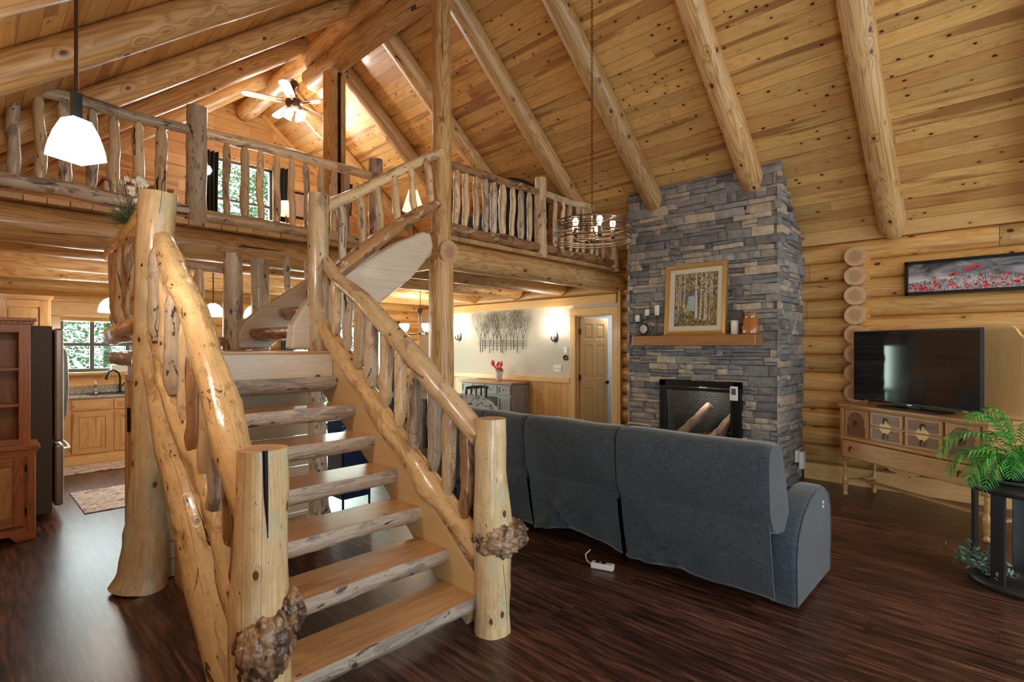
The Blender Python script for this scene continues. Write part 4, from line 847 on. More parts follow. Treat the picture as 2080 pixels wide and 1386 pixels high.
bbp = [(-.03, .96), (Lc + .03, .96), (Lc + .03, 1.56), (Lc + .02, 1.60), (Lc - .03, 1.65), (Lc - .06, 1.70), (Lc - .09, 1.725), (.09, 1.725), (.06, 1.70), (.03, 1.65), (-.02, 1.60), (-.03, 1.56)]
part(CB, 'backboard', [M_door], lambda m: m.prism(bbp, (0, .36, 0), (1, 0, 0), (0, 0, 1), (0, .03, 0), ax=1, tone=.6), label='tall shaped backboard behind the television', bev=.003)
TV = thing('television', 'large black flat television standing on the oak buffet cabinet', 'television', (6.36, 1.31, .96), ca)
part(TV, 'bezel', [M_black], lambda m: m.box((.66, .14, .395), (1.24, .035, .71)), bev=.006)
part(TV, 'screen', [plain('tv_screen', (.008, .008, .009), .07, spec=.6)], lambda m: m.quad([(.055, .121, .06), (1.265, .121, .06), (1.265, .121, .735), (.055, .121, .735)]))
part(TV, 'stand', [M_black], lambda m: (m.box((.66, .17, .008), (.6, .2, .014)), m.box((.66, .18, .04), (.12, .03, .07))), bev=.004)
part(TV, 'badge', [M_steel], lambda m: (m.box((.66, .1215, .046), (.05, .002, .008)), m.box((1.16, .1215, .046), (.04, .002, .006)), m.box((.2, .1215, .046), (.05, .002, .006))))
# ---------------------------------------------------------------- poppy field picture
g = G('poppy_sky'); V = g.n('TexCoord').outputs['Object']; n1 = g.noise(g.vm('MULTIPLY', V, (1, 1, 2.6)), 4., 5., .6, .5); x, y, z = g.xyz(V)
f = g.math('MULTIPLY_ADD', g.math('SUBTRACT', n1, .5), 1.6, g.math('MULTIPLY_ADD', z, -1.7, .95)); M_psky = g.fin(g.ramp(f, [(.3, (.03, .03, .035)), (.6, (.25, .24, .26)), (.9, (.62, .60, .62))]), .4)
PP = thing('framed_picture', 'wide framed picture of red poppies on a grey field, on the log wall', 'picture', (XW - .01, -.05, 2.09))
def ppf(m):
    for y in (-.86, .86): m.box((-.02, y, .175), (.05, .03, .35))
    for z in (.015, .335): m.box((-.02, 0, z), (.05, 1.75, .03), ax=1)
part(PP, 'frame', [M_black], ppf, bev=.003)
part(PP, 'canvas', [M_psky], lambda m: m.quad([(-.02, .85, .02), (-.02, -.85, .02), (-.02, -.85, .33), (-.02, .85, .33)]))
def dabs(m):
    rr = random.Random(4)
    def dab(y, z, r, c, k=6, e=1., d=0.):
        m.quad([(-.0215 - d, y + r * math.cos(2 * PI * i / k) * rr.uniform(.7, 1.2), z + e * r * math.sin(2 * PI * i / k) * rr.uniform(.7, 1.2)) for i in range(k)][::-1], col=c)
    for i in range(1500):
        y = rr.uniform(-.84, .84); z = .025 + rr.random() ** 1.4 * (.11 + .02 * math.sin(y * 6)); v = rr.choice([.05, .12, .3, .55, .7]); w = rr.uniform(.001, .003); h = rr.uniform(.01, .03); l = rr.uniform(-.008, .008)
        m.quad([(-.0215 - i * 1e-6, y - w, z), (-.0215 - i * 1e-6, y - w + l, z + h), (-.0215 - i * 1e-6, y + w + l, z + h), (-.0215 - i * 1e-6, y + w, z)], col=(v, v, v))
    for i in range(230):
        y = rr.uniform(-.83, .83); z = rr.uniform(.035, .15 + .02 * math.sin(y * 6)); r = rr.uniform(.006, .016) * (1.3 if z < .1 else 1)
        dab(y, z, r, rr.choice([(.55, .02, .03), (.75, .05, .06), (.40, .01, .02), (.8, .2, .2)]), e=.7, d=.002 + i * 1e-6)
    for y, z, r in ((.39, .225, .022), (.36, .24, .025), (.32, .255, .025), (.29, .25, .02), (.63, .165, .018), (.5, .185, .022), (.47, .19, .022), (.1, .17, .02), (-.2, .18, .02), (-.5, .17, .02)):
        dab(y, z, r, (.68, .03, .05), 8, .65, .003); m.quad([(-.0225, y - .001, z - .1), (-.0225, y, z - .01), (-.0225, y + .002, z - .01), (-.0225, y + .001, z - .1)], col=(.08, .08, .08))
part(PP, 'painted_field', [M_pig], dabs)
# ---------------------------------------------------------------- mantel things
PT = thing('framed_painting', 'gilt framed landscape painting of white birches by a stream, on the mantel', 'painting', (FX - .10, 2.71, 1.69))
M_gold = plain('gilt_frame', (.55, .33, .11), .38, .55, nz=.2); M_liner = plain('linen_liner', (.72, .64, .48), .8); M_gold2 = plain('gilt_inner', (.66, .45, .18), .35, .5)
tl = math.atan2(.06, .84)
def P3(y, z, d=0): return (math.sin(tl) * z - d * math.cos(tl) + 0., y, z * math.cos(tl) - d * math.sin(tl) * 0)
def ring(m, yo, zo0, zo1, w, d0, d1, mat=0):
    o = [(-yo, zo0), (yo, zo0), (yo, zo1), (-yo, zo1)]; i_ = [(-yo + w, zo0 + w), (yo - w, zo0 + w), (yo - w, zo1 - w), (-yo + w, zo1 - w)]
    for k in range(4):
        a, b, c, d = o[k], o[(k + 1) % 4], i_[(k + 1) % 4], i_[k]
        A = [P3(*a, d0), P3(*b, d0), P3(*c, d1), P3(*d, d1)]; B = [P3(*a, -.01), P3(*b, -.01), P3(*c, -.01), P3(*d, -.01)]
        m.add(A + B, [(0, 3, 2, 1), (4, 5, 6, 7), (0, 1, 5, 4), (2, 3, 7, 6)], None, .5, mat)
part(PT, 'frame', [M_gold, M_gold2], lambda m: (ring(m, .37, 0, .845, .035, .045, .035), ring(m, .338, .032, .813, .022, .025, .028, 1)))
part(PT, 'liner', [M_liner], lambda m: ring(m, .318, .052, .793, .055, .024, .014))
g = G('painting_ground'); V = g.n('TexCoord').outputs['Object']; n1 = g.noise(g.vm('MULTIPLY', V, (1, 1.5, 1)), 16., 4., .7, 1.); M_pgr = g.fin(g.ramp(n1, [(.3, (.05, .045, .04)), (.45, (.14, .10, .06)), (.55, (.30, .20, .08)), (.65, (.46, .36, .18)), (.8, (.62, .55, .38))]), .5)
part(PT, 'canvas', [M_pgr], lambda m: m.quad([P3(.265, .105, .008), P3(-.265, .105, .008), P3(-.265, .74, .008), P3(.265, .74, .008)]))
def birch(m):
    rr = random.Random(9); D = [.009]
    def poly(pts, c): D[0] += 2e-6; m.quad([P3(y, z, D[0]) for y, z in pts], col=c)
    def dab(y, z, r, c, e=1., k=6):
        y = max(-.25, min(.25, y)); z = max(.12, min(.725, z)); poly([(y - r * math.cos(2 * PI * i / k) * rr.uniform(.6, 1.2), z + e * r * math.sin(2 * PI * i / k) * rr.uniform(.6, 1.2)) for i in range(k)], c)
    poly([(.25, .40), (-.05, .40), (-.1, .52), (.2, .54)], (.16, .13, .17))
    poly([(.09, .46), (.02, .47), (-.02, .40), (-.01, .30), (.08, .24), (.16, .27), (.10, .36)], (.40, .52, .55)); poly([(.265, .30), (.21, .32), (.19, .24), (.22, .15), (.265, .14)], (.22, .32, .38)); poly([(.03, .28), (-.02, .30), (-.07, .27), (.02, .25)], (.10, .06, .05))
    for i in range(260): dab(rr.uniform(-.26, .26), rr.uniform(.11, .28), rr.uniform(.008, .02), rr.choice([(.34, .26, .05), (.16, .13, .05), (.07, .07, .07), (.48, .38, .10), (.22, .12, .06)]), .8)
    for y, w, l in ((.235, .008, .01), (.215, .009, -.01), (.19, .007, .0), (.15, .008, -.02), (.135, .007, .012), (-.01, .019, .01), (-.06, .014, -.012), (-.11, .010, -.006), (-.13, .012, .008), (-.17, .006, -.01), (-.2, .008, .01)):
        z0 = rr.uniform(.16, .22) if abs(y) < .2 and y < .1 else rr.uniform(.28, .36); z1 = .735; poly([(y + w, z0), (y - w, z0), (y - w * .6 + l, z1), (y + w * .6 + l, z1)], (.70, .66, .60))
        poly([(y + w, z0), (y + w * .4, z0), (y + w * .3 + l, z1), (y + w * .6 + l, z1)], (.40, .34, .30))
        for k in range(10): dab(y + l * .5 + rr.uniform(-w, w) * .5, rr.uniform(z0, z1), .004, (.08, .06, .06), .5)
    for i in range(620): dab(rr.uniform(-.26, .26), .735 - rr.random() ** 1.5 * .26, rr.uniform(.004, .011), rr.choice([(.48, .34, .12), (.62, .52, .30), (.28, .19, .08), (.75, .70, .55), (.16, .12, .08), (.40, .24, .08)]))
    for i in range(90): dab(rr.uniform(.08, .24), rr.uniform(.25, .45), rr.uniform(.006, .012), rr.choice([(.46, .36, .10), (.30, .22, .06)]))
    for i in range(110): dab(rr.uniform(-.25, -.06), rr.uniform(.22, .48), rr.uniform(.006, .012), rr.choice([(.48, .34, .09), (.30, .20, .08), (.5, .3, .15)]))
part(PT, 'painted_scene', [M_pig], birch)
CH = thing('candle_clock', 'black iron stand with a round white clock and three ivory candles', 'clock', (FX - .12, 3.30, 1.69))
def iron(m):
    for y, h in ((.155, .17), (.02, .24), (-.115, .24)): m.tube([(0, y, 0), (0, y, h)], .005, n=8); m.lathe([(.0, 0), (.03, .004), (.032, .012), (.004, .012)], (0, y, h - .006), 14)
    m.tube([(0, .19, .005), (0, -.16, .005)], .005, n=8)
    for s in (1, -1):
        m.tube([(0, .02 + s * .02 + .06 * s * math.sin(t) , .03 + .12 * t / PI) for t in [k * PI / 10 for k in range(11)]], .004, n=6)
        m.tube([(0, .02 + s * (.13 + .03 * math.cos(t)), .11 + .05 * math.sin(t)) for t in [k * PI / 8 for k in range(14)]], .003, n=6)
    m.tube([(0, .21, .19), (0, .12, .17), (0, .05, .20), (0, -.05, .215), (0, -.15, .21)], .004, n=6)
    rot = Matrix.Rotation(R(-90), 3, 'Y'); m.lathe([(.062, 0), (.074, .005), (.076, .02), (.066, .026), (.060, .026), (.060, .004)], (-.015, .055, .085), 28, rot=rot)
part(CH, 'stand', [M_black], iron)
def clk(m):
    m.lathe([(0, .018), (.062, .018), (.062, .016)], (-.015, .055, .085), 28, rot=Matrix.Rotation(R(-90), 3, 'Y'), col=(.75, .72, .62))
part(CH, 'dial', [plain('clock_dial', (.78, .75, .66), .5)], clk)
def hands(m):
    for k in range(12):
        a = 2 * PI * k / 12; c = (-.0345, .055 + math.sin(a) * .05, .085 + math.cos(a) * .05); m.box(c, (.001, .004, .010), Matrix.Rotation(-a, 3, 'X'))
    for a, l in ((R(150), .035), (R(-25), .022), (R(35), .03)): m.bar((-.0348, .055, .085), (-.0348, .055 + math.sin(a) * l, .085 + math.cos(a) * l), .001, .003, up=(1, 0, 0))
part(CH, 'hands', [M_black], hands)
for y, h, r, b in ((.155, .085, .027, .17), (.02, .08, .027, .24), (-.115, .125, .028, .24)): part(CH, 'candle', [M_candle], lambda m: m.lathe([(r, 0), (r, h), (r * .9, h + .003), (0, h - .004)], (0, y, b + .008), 18))
cd = thing('pillar_candle', 'single white pillar candle on the mantel right of the painting', 'candle', (FX - .11, 2.245, 1.69)); part(cd, 'wax', [M_candle], lambda m: m.lathe([(.038, 0), (.038, .15), (.034, .154), (0, .148)], (0, 0, 0), 22)); part(cd, 'wick', [M_black], lambda m: m.tube([(0, 0, .148), (0, 0, .16)], .0015, n=5))
M_cop = wood('copper_wood', (.50, .19, .055), (.28, .085, .02), ks=3., kd=.3, kr=.03, rough=.2, coat=.8)
cj = thing('wooden_jar', 'glossy reddish wooden stepped jar at the right end of the mantel', 'jar', (FX - .11, 2.07, 1.69)); part(cj, 'body', [M_cop], lambda m: m.lathe([(.085, 0), (.088, .01), (.088, .09), (.082, .096), (.078, .10), (.078, .165), (.06, .172)], (0, 0, 0), 24)); part(cj, 'lid', [M_cop], lambda m: m.lathe([(.06, .17), (.062, .175), (.062, .225), (.055, .232), (0, .232)], (0, 0, 0), 24))
# ---------------------------------------------------------------- outlets, switches, small wall things
def plate(name, label, cat, o, n, w, h, slots=(), mat=None):
    t = thing(name, label, cat, o, math.atan2(n[1], n[0])); part(t, 'plate', [mat or M_whitep], lambda m: m.box((.004, 0, 0), (.008, w, h), tone=.5), bev=.002)
    if slots: part(t, 'switches', [M_whitep], lambda m: [m.box((.012, a, b), (.008, .012, .03), tone=.5) for a, b in slots])
    return t
plate('light_switch', 'white four-gang light switch plate on the dining wall', 'switch', (XW, 5.53, 1.19), (-1, 0), .17, .115, [(-.06, 0), (-.02, 0), (.02, 0), (.06, 0)])
plate('outlet', 'white outlet low on the pine wainscot behind the sofa', 'outlet', (XW, 5.51, .33), (-1, 0), .07, .11)
plate('thermostat', 'white thermostat beside the door casing', 'thermostat', (XW, 5.36, 1.50), (-1, 0), .07, .10)
td = thing('wall_dial', 'round grey dial below the white thermostat', 'dial', (XW - .0, 5.36, 1.37)); part(td, 'dial', [M_bronze, M_whitep], lambda m: (m.lathe([(.045, 0), (.045, .02), (.032, .024), (.032, .02), (0, .02)], (0, 0, 0), 20, rot=Matrix.Rotation(R(-90), 3, 'Y'))))
plate('wall_panel', 'narrow white keypad inside the open doorway', 'keypad', (XW + .06, 4.472, 1.53), (0, 1), .05, .2)
of = thing('plug_adapter', 'white plug with a hanging adapter on the side of the chimney', 'adapter', (6.5, FY0 - .03, .22))
part(of, 'outlet', [M_whitep], lambda m: m.box((0, -.01, .10), (.09, .03, .13)), bev=.004); part(of, 'adapter', [M_whitep], lambda m: m.box((.11, -.03, .04), (.10, .045, .19)), bev=.006)
# ---------------------------------------------------------------- wire drum chandelier
CX, CY, CZ = XR + .03, 2.31, 2.42
CHN = thing('chandelier', 'round wire drum chandelier with glowing candle bulbs on a long chain', 'chandelier', (CX, CY, CZ))
M_wire = plain('antique_wire', (.20, .14, .10), .35, .85)
def ringp(m, r, z, tx, ty, w=.0042): m.tube([(r * math.cos(a), r * math.sin(a), z + tx * math.cos(a) + ty * math.sin(a)) for a in [2 * PI * k / 48 for k in range(49)]], w, n=6, caps=False)
rr = random.Random(6)
for k in range(11):
    z = -.065 + .013 * k; part(CHN, 'wire_ring', [M_wire], lambda m: ringp(m, .29, z, rr.uniform(-.02, .02) if 0 < k < 10 else 0, rr.uniform(-.02, .02) if 0 < k < 10 else 0, .006 if k in (0, 10) else .0038))
part(CHN, 'hub', [M_wire], lambda m: (m.lathe([(0, -.085), (.022, -.08), (.026, -.06), (.03, -.045), (.012, -.04), (.006, .0), (.006, .12), (.014, .13), (.006, .14)], (0, 0, 0), 14), [m.tube([(0, 0, .05), (.29 * math.cos(a), .29 * math.sin(a), .078)], .0045, n=6) for a in (R(20), R(140), R(260))]))
for k in range(5):
    a = R(20 + 72 * k); x, y = .155 * math.cos(a), .155 * math.sin(a)
    ar = part(CHN, 'arm', [M_wire], lambda m: (m.tube([(0, 0, -.055), (x * .5, y * .5, -.062), (x, y, -.05)], .006, n=8), m.lathe([(.016, -.055), (.016, .015), (.014, .016)], (x, y, 0), 12)))
    part(ar, 'bulb', [M_bulb], lambda m: m.lathe([(.008, .012), (.012, .03), (.021, .055), (.021, .07), (.014, .085), (0, .09)], (x, y, 0), 12))
def chain(m):
    z = .14; k = 0
    while z < 5.05 - CZ:
        a = 0 if k % 2 else PI / 2; m.tube([(.008 * math.cos(t) * math.cos(a), .008 * math.cos(t) * math.sin(a), z + .014 + .018 * math.sin(t)) for t in [2 * PI * q / 10 for q in range(11)]], .0022, n=5, caps=False); z += .028; k += 1
part(CHN, 'chain', [M_bronze], chain)
for k in range(5):
    a = R(20 + 72 * k); point('chandelier_bulb', (CX + .155 * math.cos(a), CY + .155 * math.sin(a), CZ + .06), 9, (1, .74, .45), .02)
# ---------------------------------------------------------------- near pendant
M_shade = plain('frosted_shade', (.92, .95, .86), .35, es=5.5, emis=(1., .97, .90))
PN = thing('pendant_light', 'square flared white glass pendant lamp on a dark stem in the foreground', 'lamp', (.335, 2.91, 2.36), R(28))
part(PN, 'stem', [M_bronze], lambda m: m.tube([(0, 0, .26), (0, 0, 1.02)], .0075, n=10)); part(PN, 'sleeve', [plain('blued_metal', (.05, .075, .12), .3, .7)], lambda m: (m.box((0, 0, .225), (.032, .032, .115)), m.lathe([(.045, .165), (.02, .175)], (0, 0, 0), 4, square=True)), bev=.003)
part(PN, 'glass_shade', [M_shade], lambda m: m.lathe([(.106, 0), (.101, .035), (.092, .07), (.079, .11), (.062, .145), (.052, .165), (.02, .168)], (0, 0, 0), 4, square=True, smooth=False), label='white glass shade')
part(PN, 'canopy', [M_bronze], lambda m: m.lathe([(.06, 1.0), (.06, 1.02), (.02, .985)][::-1], (0, 0, 0), 16))
point('pendant_lamp', (.335, 2.91, 2.31), 16, (1, .92, .80), .08)
# ---------------------------------------------------------------- side table, palm and sage plant
TX, TY = 4.745, -.06
ST2 = thing('side_table', 'round black side table on four flat legs, holding the potted palm', 'table', (TX, TY, 0))
part(ST2, 'tabletop', [M_blackw], lambda m: m.lathe([(.27, .61), (.285, .62), (.285, .655), (.275, .665), (0, .665)], (0, 0, 0), 48))
part(ST2, 'base_ring', [M_blackw], lambda m: m.lathe([(.285, 0), (.285, .045), (0, .045)], (0, 0, 0), 48))
for k in range(5): a = R(150 + 72 * k); part(ST2, 'leg', [M_blackw], lambda m: m.box((.255 * math.cos(a), .255 * math.sin(a), .3275), (.022, .075, .575), Matrix.Rotation(a, 3, 'Z')), bev=.002)
PL = thing('potted_palm', 'bright green potted parlour palm on the round black side table', 'plant', (4.71, -.025, .678))
part(PL, 'pot', [plain('black_pot', (.02, .022, .025), .3, nz=.4, sc=90.)], lambda m: m.lathe([(.07, 0), (.085, .02), (.10, .10), (.108, .145), (.112, .15), (.104, .155), (.098, .135), (0, .13)], (0, 0, 0), 32), label='black glazed pot')
sc_ = thing('glass_saucer', 'scalloped clear glass dish under the palm pot', 'dish', (4.71, -.025, .665))
gg = G('clear_glass'); bs = gg.n('BsdfPrincipled'); bs.inputs['Base Color'].default_value = (.75, .95, .9, 1); bs.inputs['Roughness'].default_value = .05; bs.inputs['Transmission Weight'].default_value = .85; gg.nt.links.new(bs.outputs[0], gg.out.inputs[0])
part(sc_, 'dish', [gg.m], lambda m: m.lathe([(.10, 0), (.13, .005), (.165, .03), (.168, .034), (.16, .03), (.125, .012), (0, .012)], (0, 0, 0), 40))
def frond(m, az, L, up, droop, seed, n=16, wid=.12, start=(0, 0, .13)):
    rr = random.Random(seed); p = Vector(start); d = Vector((math.cos(az) * math.cos(up), math.sin(az) * math.cos(up), math.sin(up))); pts = [p.copy()]; ds = [d.copy()]
    for k in range(14):
        p = p + d * (L / 14); pts.append(p.copy()); d = (d + Vector((0, 0, -droop * (k / 14) * .35))).normalized(); ds.append(d.copy())
    m.tube(pts, [.0028 * (1 - .6 * k / 14) for k in range(15)], n=5, tone=.4)
    for k in range(n):
        t = .28 + .72 * k / (n - 1); i = min(13, int(t * 14)); q = pts[i].lerp(pts[i + 1], t * 14 - i) if i < 14 else pts[-1]; dd = ds[i]
        sv = dd.cross(Vector((0, 0, 1))).normalized(); l = wid * math.sin(PI * (.18 + .80 * (k / n))) * rr.uniform(.85, 1.1); tn = rr.random()
        for s in (-1, 1):
            v = (sv * s * .85 + dd * .75 + Vector((0, 0, .12))).normalized(); w = .0075
            a = q; b = q + v * l * .5 + Vector((0, 0, -.004)); c = q + v * l + Vector((0, 0, -l * .42)); wv = dd * w
            m.add([a - wv * .4, a + wv * .4, b + wv, b - wv, b + Vector((0, 0, .002)), c], [(0, 1, 2, 4), (0, 4, 3), (4, 2, 5), (3, 4, 5)], None, tn, 0, False)
rr = random.Random(12); fr_ = [(R(140), .56, R(66), 1.2), (R(122), .60, R(46), 1.5), (R(118), .50, R(25), 1.4), (R(135), .44, R(20), 1.6), (R(105), .36, R(30), 2.2), (R(150), .40, R(12), 1.4), (R(80), .42, R(72), 1.2), (R(-60), .5, R(70), 1.2), (R(-20), .48, R(60), 1.3), (R(-90), .5, R(45), 1.4), (R(200), .34, R(55), 1.8), (R(230), .4, R(30), 1.8), (R(30), .45, R(50), 1.4), (R(170), .30, R(40), 2.4), (R(260), .36, R(35), 2.), (R(-45), .4, R(30), 1.8), (R(110), .42, R(82), 1.3), (R(310), .3, R(60), 2.)]
fr_ += [(R(rr.uniform(90, 330)), rr.uniform(.22, .34), R(rr.uniform(15, 70)), rr.uniform(1.6, 2.6)) for _ in range(14)]
for i, (a, l, u, dr) in enumerate(fr_): part(PL, 'frond', [M_palm], lambda m: frond(m, a, l, u, dr, 30 + i, n=18 if l > .4 else 13, wid=.13 if l > .4 else .10))
SG = thing('sage_plant', 'dusty green artificial foliage on the lower shelf of the side table', 'plant', (4.70, .12, .045))
def sage(m):
    rr = random.Random(5)
    for i in range(46):
        az = rr.uniform(R(40), R(230)); up = rr.uniform(.1, 1.1); L = rr.uniform(.10, .22); p = Vector((rr.uniform(-.05, .05), rr.uniform(-.05, .05), .03)); d = Vector((math.cos(az) * math.cos(up), math.sin(az) * math.cos(up), math.sin(up))); q = p + d * L; m.tube([p, q], .0018, n=4)
        for k in range(9):
            c = p.lerp(q, .25 + .75 * k / 8); v = Vector((rr.uniform(-1, 1), rr.uniform(-1, 1), rr.uniform(-.6, .8))).normalized(); l = rr.uniform(.03, .055); w = v.cross(d).normalized() * .010
            m.add([c, c + v * l * .5 + w, c + v * l, c + v * l * .5 - w], [(0, 1, 2, 3)], None, rr.random())
part(SG, 'foliage', [M_sage], sage); part(SG, 'pot', [M_whitep], lambda m: m.lathe([(.035, 0), (.04, .03), (.03, .035)], (0, 0, 0), 16))
# ---------------------------------------------------------------- hutch, fridge, kitchen
random.seed(31)
HU = thing('hutch', 'red oak hutch with open shelves above a panelled door, at the left edge', 'hutch', (.1, 5.90, 0)); HX0, HX1, HY = -.22, .405, 5.70
def hb(m):
    m.box(((HX0 + HX1) / 2, HY + .17, .40), (HX1 - HX0, .32, .64), tone=.4); m.box((HX1 - .03, HY + .003, .40), (.05, .02, .64), tone=.6); m.box(((HX0 + HX1) / 2, HY + .005, .69), (HX1 - HX0, .02, .05), ax=0); m.box(((HX0 + HX1) / 2, HY + .17, .745), (HX1 - HX0 + .05, .36, .035), ax=0, tone=.6); m.box(((HX0 + HX1) / 2, HY + .17, .72), (HX1 - HX0 + .025, .34, .02), ax=0)
    m.prism([(HX0, 0), (HX0 + .08, 0), (HX0 + .10, .05), (HX1 - .16, .05), (HX1 - .12, 0), (HX1, 0), (HX1, .09), (HX0, .09)], (0, HY - .002, 0), (1, 0, 0), (0, 0, 1), (0, .03, 0)); m.prism([(HY, 0), (HY + .06, 0), (HY + .08, .04), (HY + .26, .04), (HY + .28, 0), (HY + .33, 0), (HY + .33, .09), (HY, .09)], (HX1 - .02, 0, 0), (0, 1, 0), (0, 0, 1), (.02, 0, 0))
part(HU, 'base_cabinet', [M_oak], hb, local=False, bev=.005)
def hup(m):
    m.box(((HX0 + HX1) / 2, HY + .325, 1.25), (HX1 - HX0 - .05, .012, .98), tone=.35); m.box((HX1 - .045, HY + .2, 1.25), (.02, .26, .98), tone=.4); m.box((HX0 + .03, HY + .2, 1.25), (.02, .26, .98))
    m.box((HX1 - .065, HY + .058, 1.25), (.07, .022, .98), tone=.7); m.box(((HX0 + HX1) / 2, HY + .06, 1.70), (HX1 - HX0 - .06, .022, .07), ax=0, tone=.5); m.box(((HX0 + HX1) / 2, HY + .06, .785), (HX1 - HX0 - .06, .022, .05), ax=0, tone=.5)
    m.box(((HX0 + HX1) / 2, HY + .19, 1.77), (HX1 - HX0 + .02, .34, .025), ax=0, tone=.5); m.box(((HX0 + HX1) / 2, HY + .19, 1.745), (HX1 - HX0 - .01, .30, .03), ax=0)
    dentil(m, (HX0, HY + .045, 1.745), (HX1 - .01, HY + .045, 1.745), (0, -1, 0), .018, .012, 17); dentil(m, (HX0, HY - .012, .72), (HX1 + .01, HY - .012, .72), (0, -1, 0), .012, .01, 20)
part(HU, 'upper_case', [M_oak], hup, local=False, bev=.003)
for z in (1.08, 1.37): part(HU, 'shelf', [M_oak], lambda m: m.box(((HX0 + HX1) / 2, HY + .2, z), (HX1 - HX0 - .08, .25, .02), ax=0, tone=.7), local=False)
for x0, w in ((.02, .31), (-.20, .20)):
    d = part(HU, 'door', [M_oak, M_oak2], lambda m: pdoor(m, (x0, HY - .004, .13), (1, 0, 0), (0, -1, 0), w, .54, .06, mp=1, tn=.5), local=False, bev=.004)
for z in (.24, .58): part(d if 0 else HU, 'hinge', [M_black], lambda m: m.box((.345, HY - .008, z), (.012, .008, .06)), local=False)
FR = thing('refrigerator', 'stainless steel refrigerator with dark sides beside the oak hutch', 'refrigerator', (.2, 6.75, 0))
part(FR, 'body', [M_dgrey], lambda m: m.box((.17, 6.75, .89), (.78, .86, 1.70)), local=False, bev=.006)
part(FR, 'door', [M_steel], lambda m: m.box((.605, 6.54, 1.20), (.07, .43, 1.04)), local=False, bev=.02); part(FR, 'door', [M_steel], lambda m: m.box((.605, 6.975, 1.20), (.07, .43, 1.04)), local=False, bev=.02)
fd = part(FR, 'freezer_drawer', [M_steel], lambda m: m.box((.605, 6.75, .375), (.07, .87, .56)), local=False, bev=.02)
for y in (6.71, 6.80): part(FR, 'handle', [M_steel], lambda m: m.tube([(.64, y, .82), (.69, y, .88), (.705, y, 1.15), (.695, y, 1.5), (.64, y, 1.58)], .013, n=10, step=.03), local=False)
part(fd, 'handle', [M_steel], lambda m: m.tube([(.64, 6.4, .60), (.69, 6.45, .60), (.70, 6.75, .60), (.69, 7.05, .60), (.64, 7.1, .60)], .013, n=10, step=.03), local=False)
g = G('granite'); V = g.n('TexCoord').outputs['Object']; M_gran = g.fin(g.ramp(g.noise(V, 60., 4., .8), [(.35, (.08, .07, .06)), (.5, (.40, .36, .32)), (.65, (.62, .56, .50))]), .2)
KY = 8.86
KC = thing('base_cabinet', 'hickory kitchen base cabinets under the window with a granite counter', 'cabinet', (1.6, 9.1, 0))
part(KC, 'carcase', [M_hick], lambda m: m.box((1.70, KY + .26, .46), (2.4, .52, .80), ax=0), local=False); part(KC, 'toe_board', [M_trim], lambda m: m.box((1.70, KY - .005, .055), (2.4, .02, .11), ax=0), local=False)
for x0 in (.52, .965, 1.41, 1.87, 2.32):
    part(KC, 'drawer', [M_hick], lambda m: (m.box((x0 + .215, KY - .01, .775), (.41, .02, .13), ax=0), m.box((x0 + .215, KY - .018, .775), (.35, .008, .08), ax=0)), local=False, bev=.003)
    part(KC, 'door', [M_hick], lambda m: pdoor(m, (x0 + .01, KY, .14), (1, 0, 0), (0, -1, 0), .41, .54, .06), local=False, bev=.003)
CT = thing('countertop', 'speckled granite counter under the kitchen window', 'countertop', (1.7, 9.1, .865)); part(CT, 'slab', [M_gran], lambda m: (m.box((1.70, KY + .26, .882), (2.44, .57, .035)), m.box((1.70, YB - .03, .95), (2.44, .02, .10))), local=False, bev=.004)
SK = thing('sink', 'black kitchen sink set in the granite counter', 'sink', (1.55, 9.1, .9)); part(SK, 'rim', [M_black], lambda m: (m.box((1.55, 8.93, .902), (.75, .04, .012)), m.box((1.55, 9.28, .902), (.75, .04, .012)), m.box((1.19, 9.1, .902), (.04, .33, .012)), m.box((1.91, 9.1, .902), (.04, .33, .012)), m.box((1.55, 9.1, .8995), (.70, .33, .003))), local=False, bev=.003)
FA = thing('faucet', 'dark gooseneck kitchen faucet', 'faucet', (1.56, 9.30, .9)); part(FA, 'spout', [M_black], lambda m: (m.tube([(0, 0, 0), (0, 0, .22), (-.02, -.01, .28), (-.08, -.04, .32), (-.14, -.07, .30), (-.17, -.09, .23), (-.175, -.095, .19)], [.016, .013, .012, .012, .012, .014, .018], n=10, step=.015), m.lathe([(.028, 0), (.022, .02)], (0, 0, 0), 14))); part(FA, 'lever', [M_black], lambda m: m.tube([(.02, 0, .08), (.05, -.01, .14)], [.006, .009], n=8))
SO = thing('soap_bottle', 'clear green soap bottle left of the sink', 'bottle', (1.24, 8.98, .91)); part(SO, 'bottle', [gg.m], lambda m: m.lathe([(.03, 0), (.032, .08), (.03, .10), (.012, .12), (.012, .13)], (0, 0, 0), 14)); part(SO, 'pump', [M_whitep], lambda m: (m.lathe([(.013, .13), (.013, .15), (.004, .15), (.004, .17)], (0, 0, 0), 10), m.box((-.012, 0, .172), (.035, .01, .008))))
PB = thing('herb_planter', 'white planter box of small green herbs on the kitchen window sill', 'planter', (1.62, 9.36, 1.205)); part(PB, 'box', [M_whitep], lambda m: m.box((0, -.02, .045), (.32, .09, .09)), bev=.006)
def herbs(m, R0=.15, n=260, zz=.09, sx=1.):
    rr = random.Random(8)
    for i in range(n):
        c = Vector((rr.uniform(-1, 1) * R0 * sx, -.02 + rr.uniform(-.04, .04), zz + rr.random() * .07)); v = Vector((rr.uniform(-1, 1), rr.uniform(-1, 1), rr.uniform(0, 1))).normalized() * .018; w = v.cross(Vector((0, 0, 1))).normalized() * .008
        m.add([c, c + v * .5 + w, c + v, c + v * .5 - w], [(0, 1, 2, 3)], None, rr.random())
part(PB, 'herbs', [M_palm], herbs)
WC = thing('wall_cabinet', 'hickory wall cabinets above the refrigerator', 'cabinet', (.2, 7.8, 1.5))
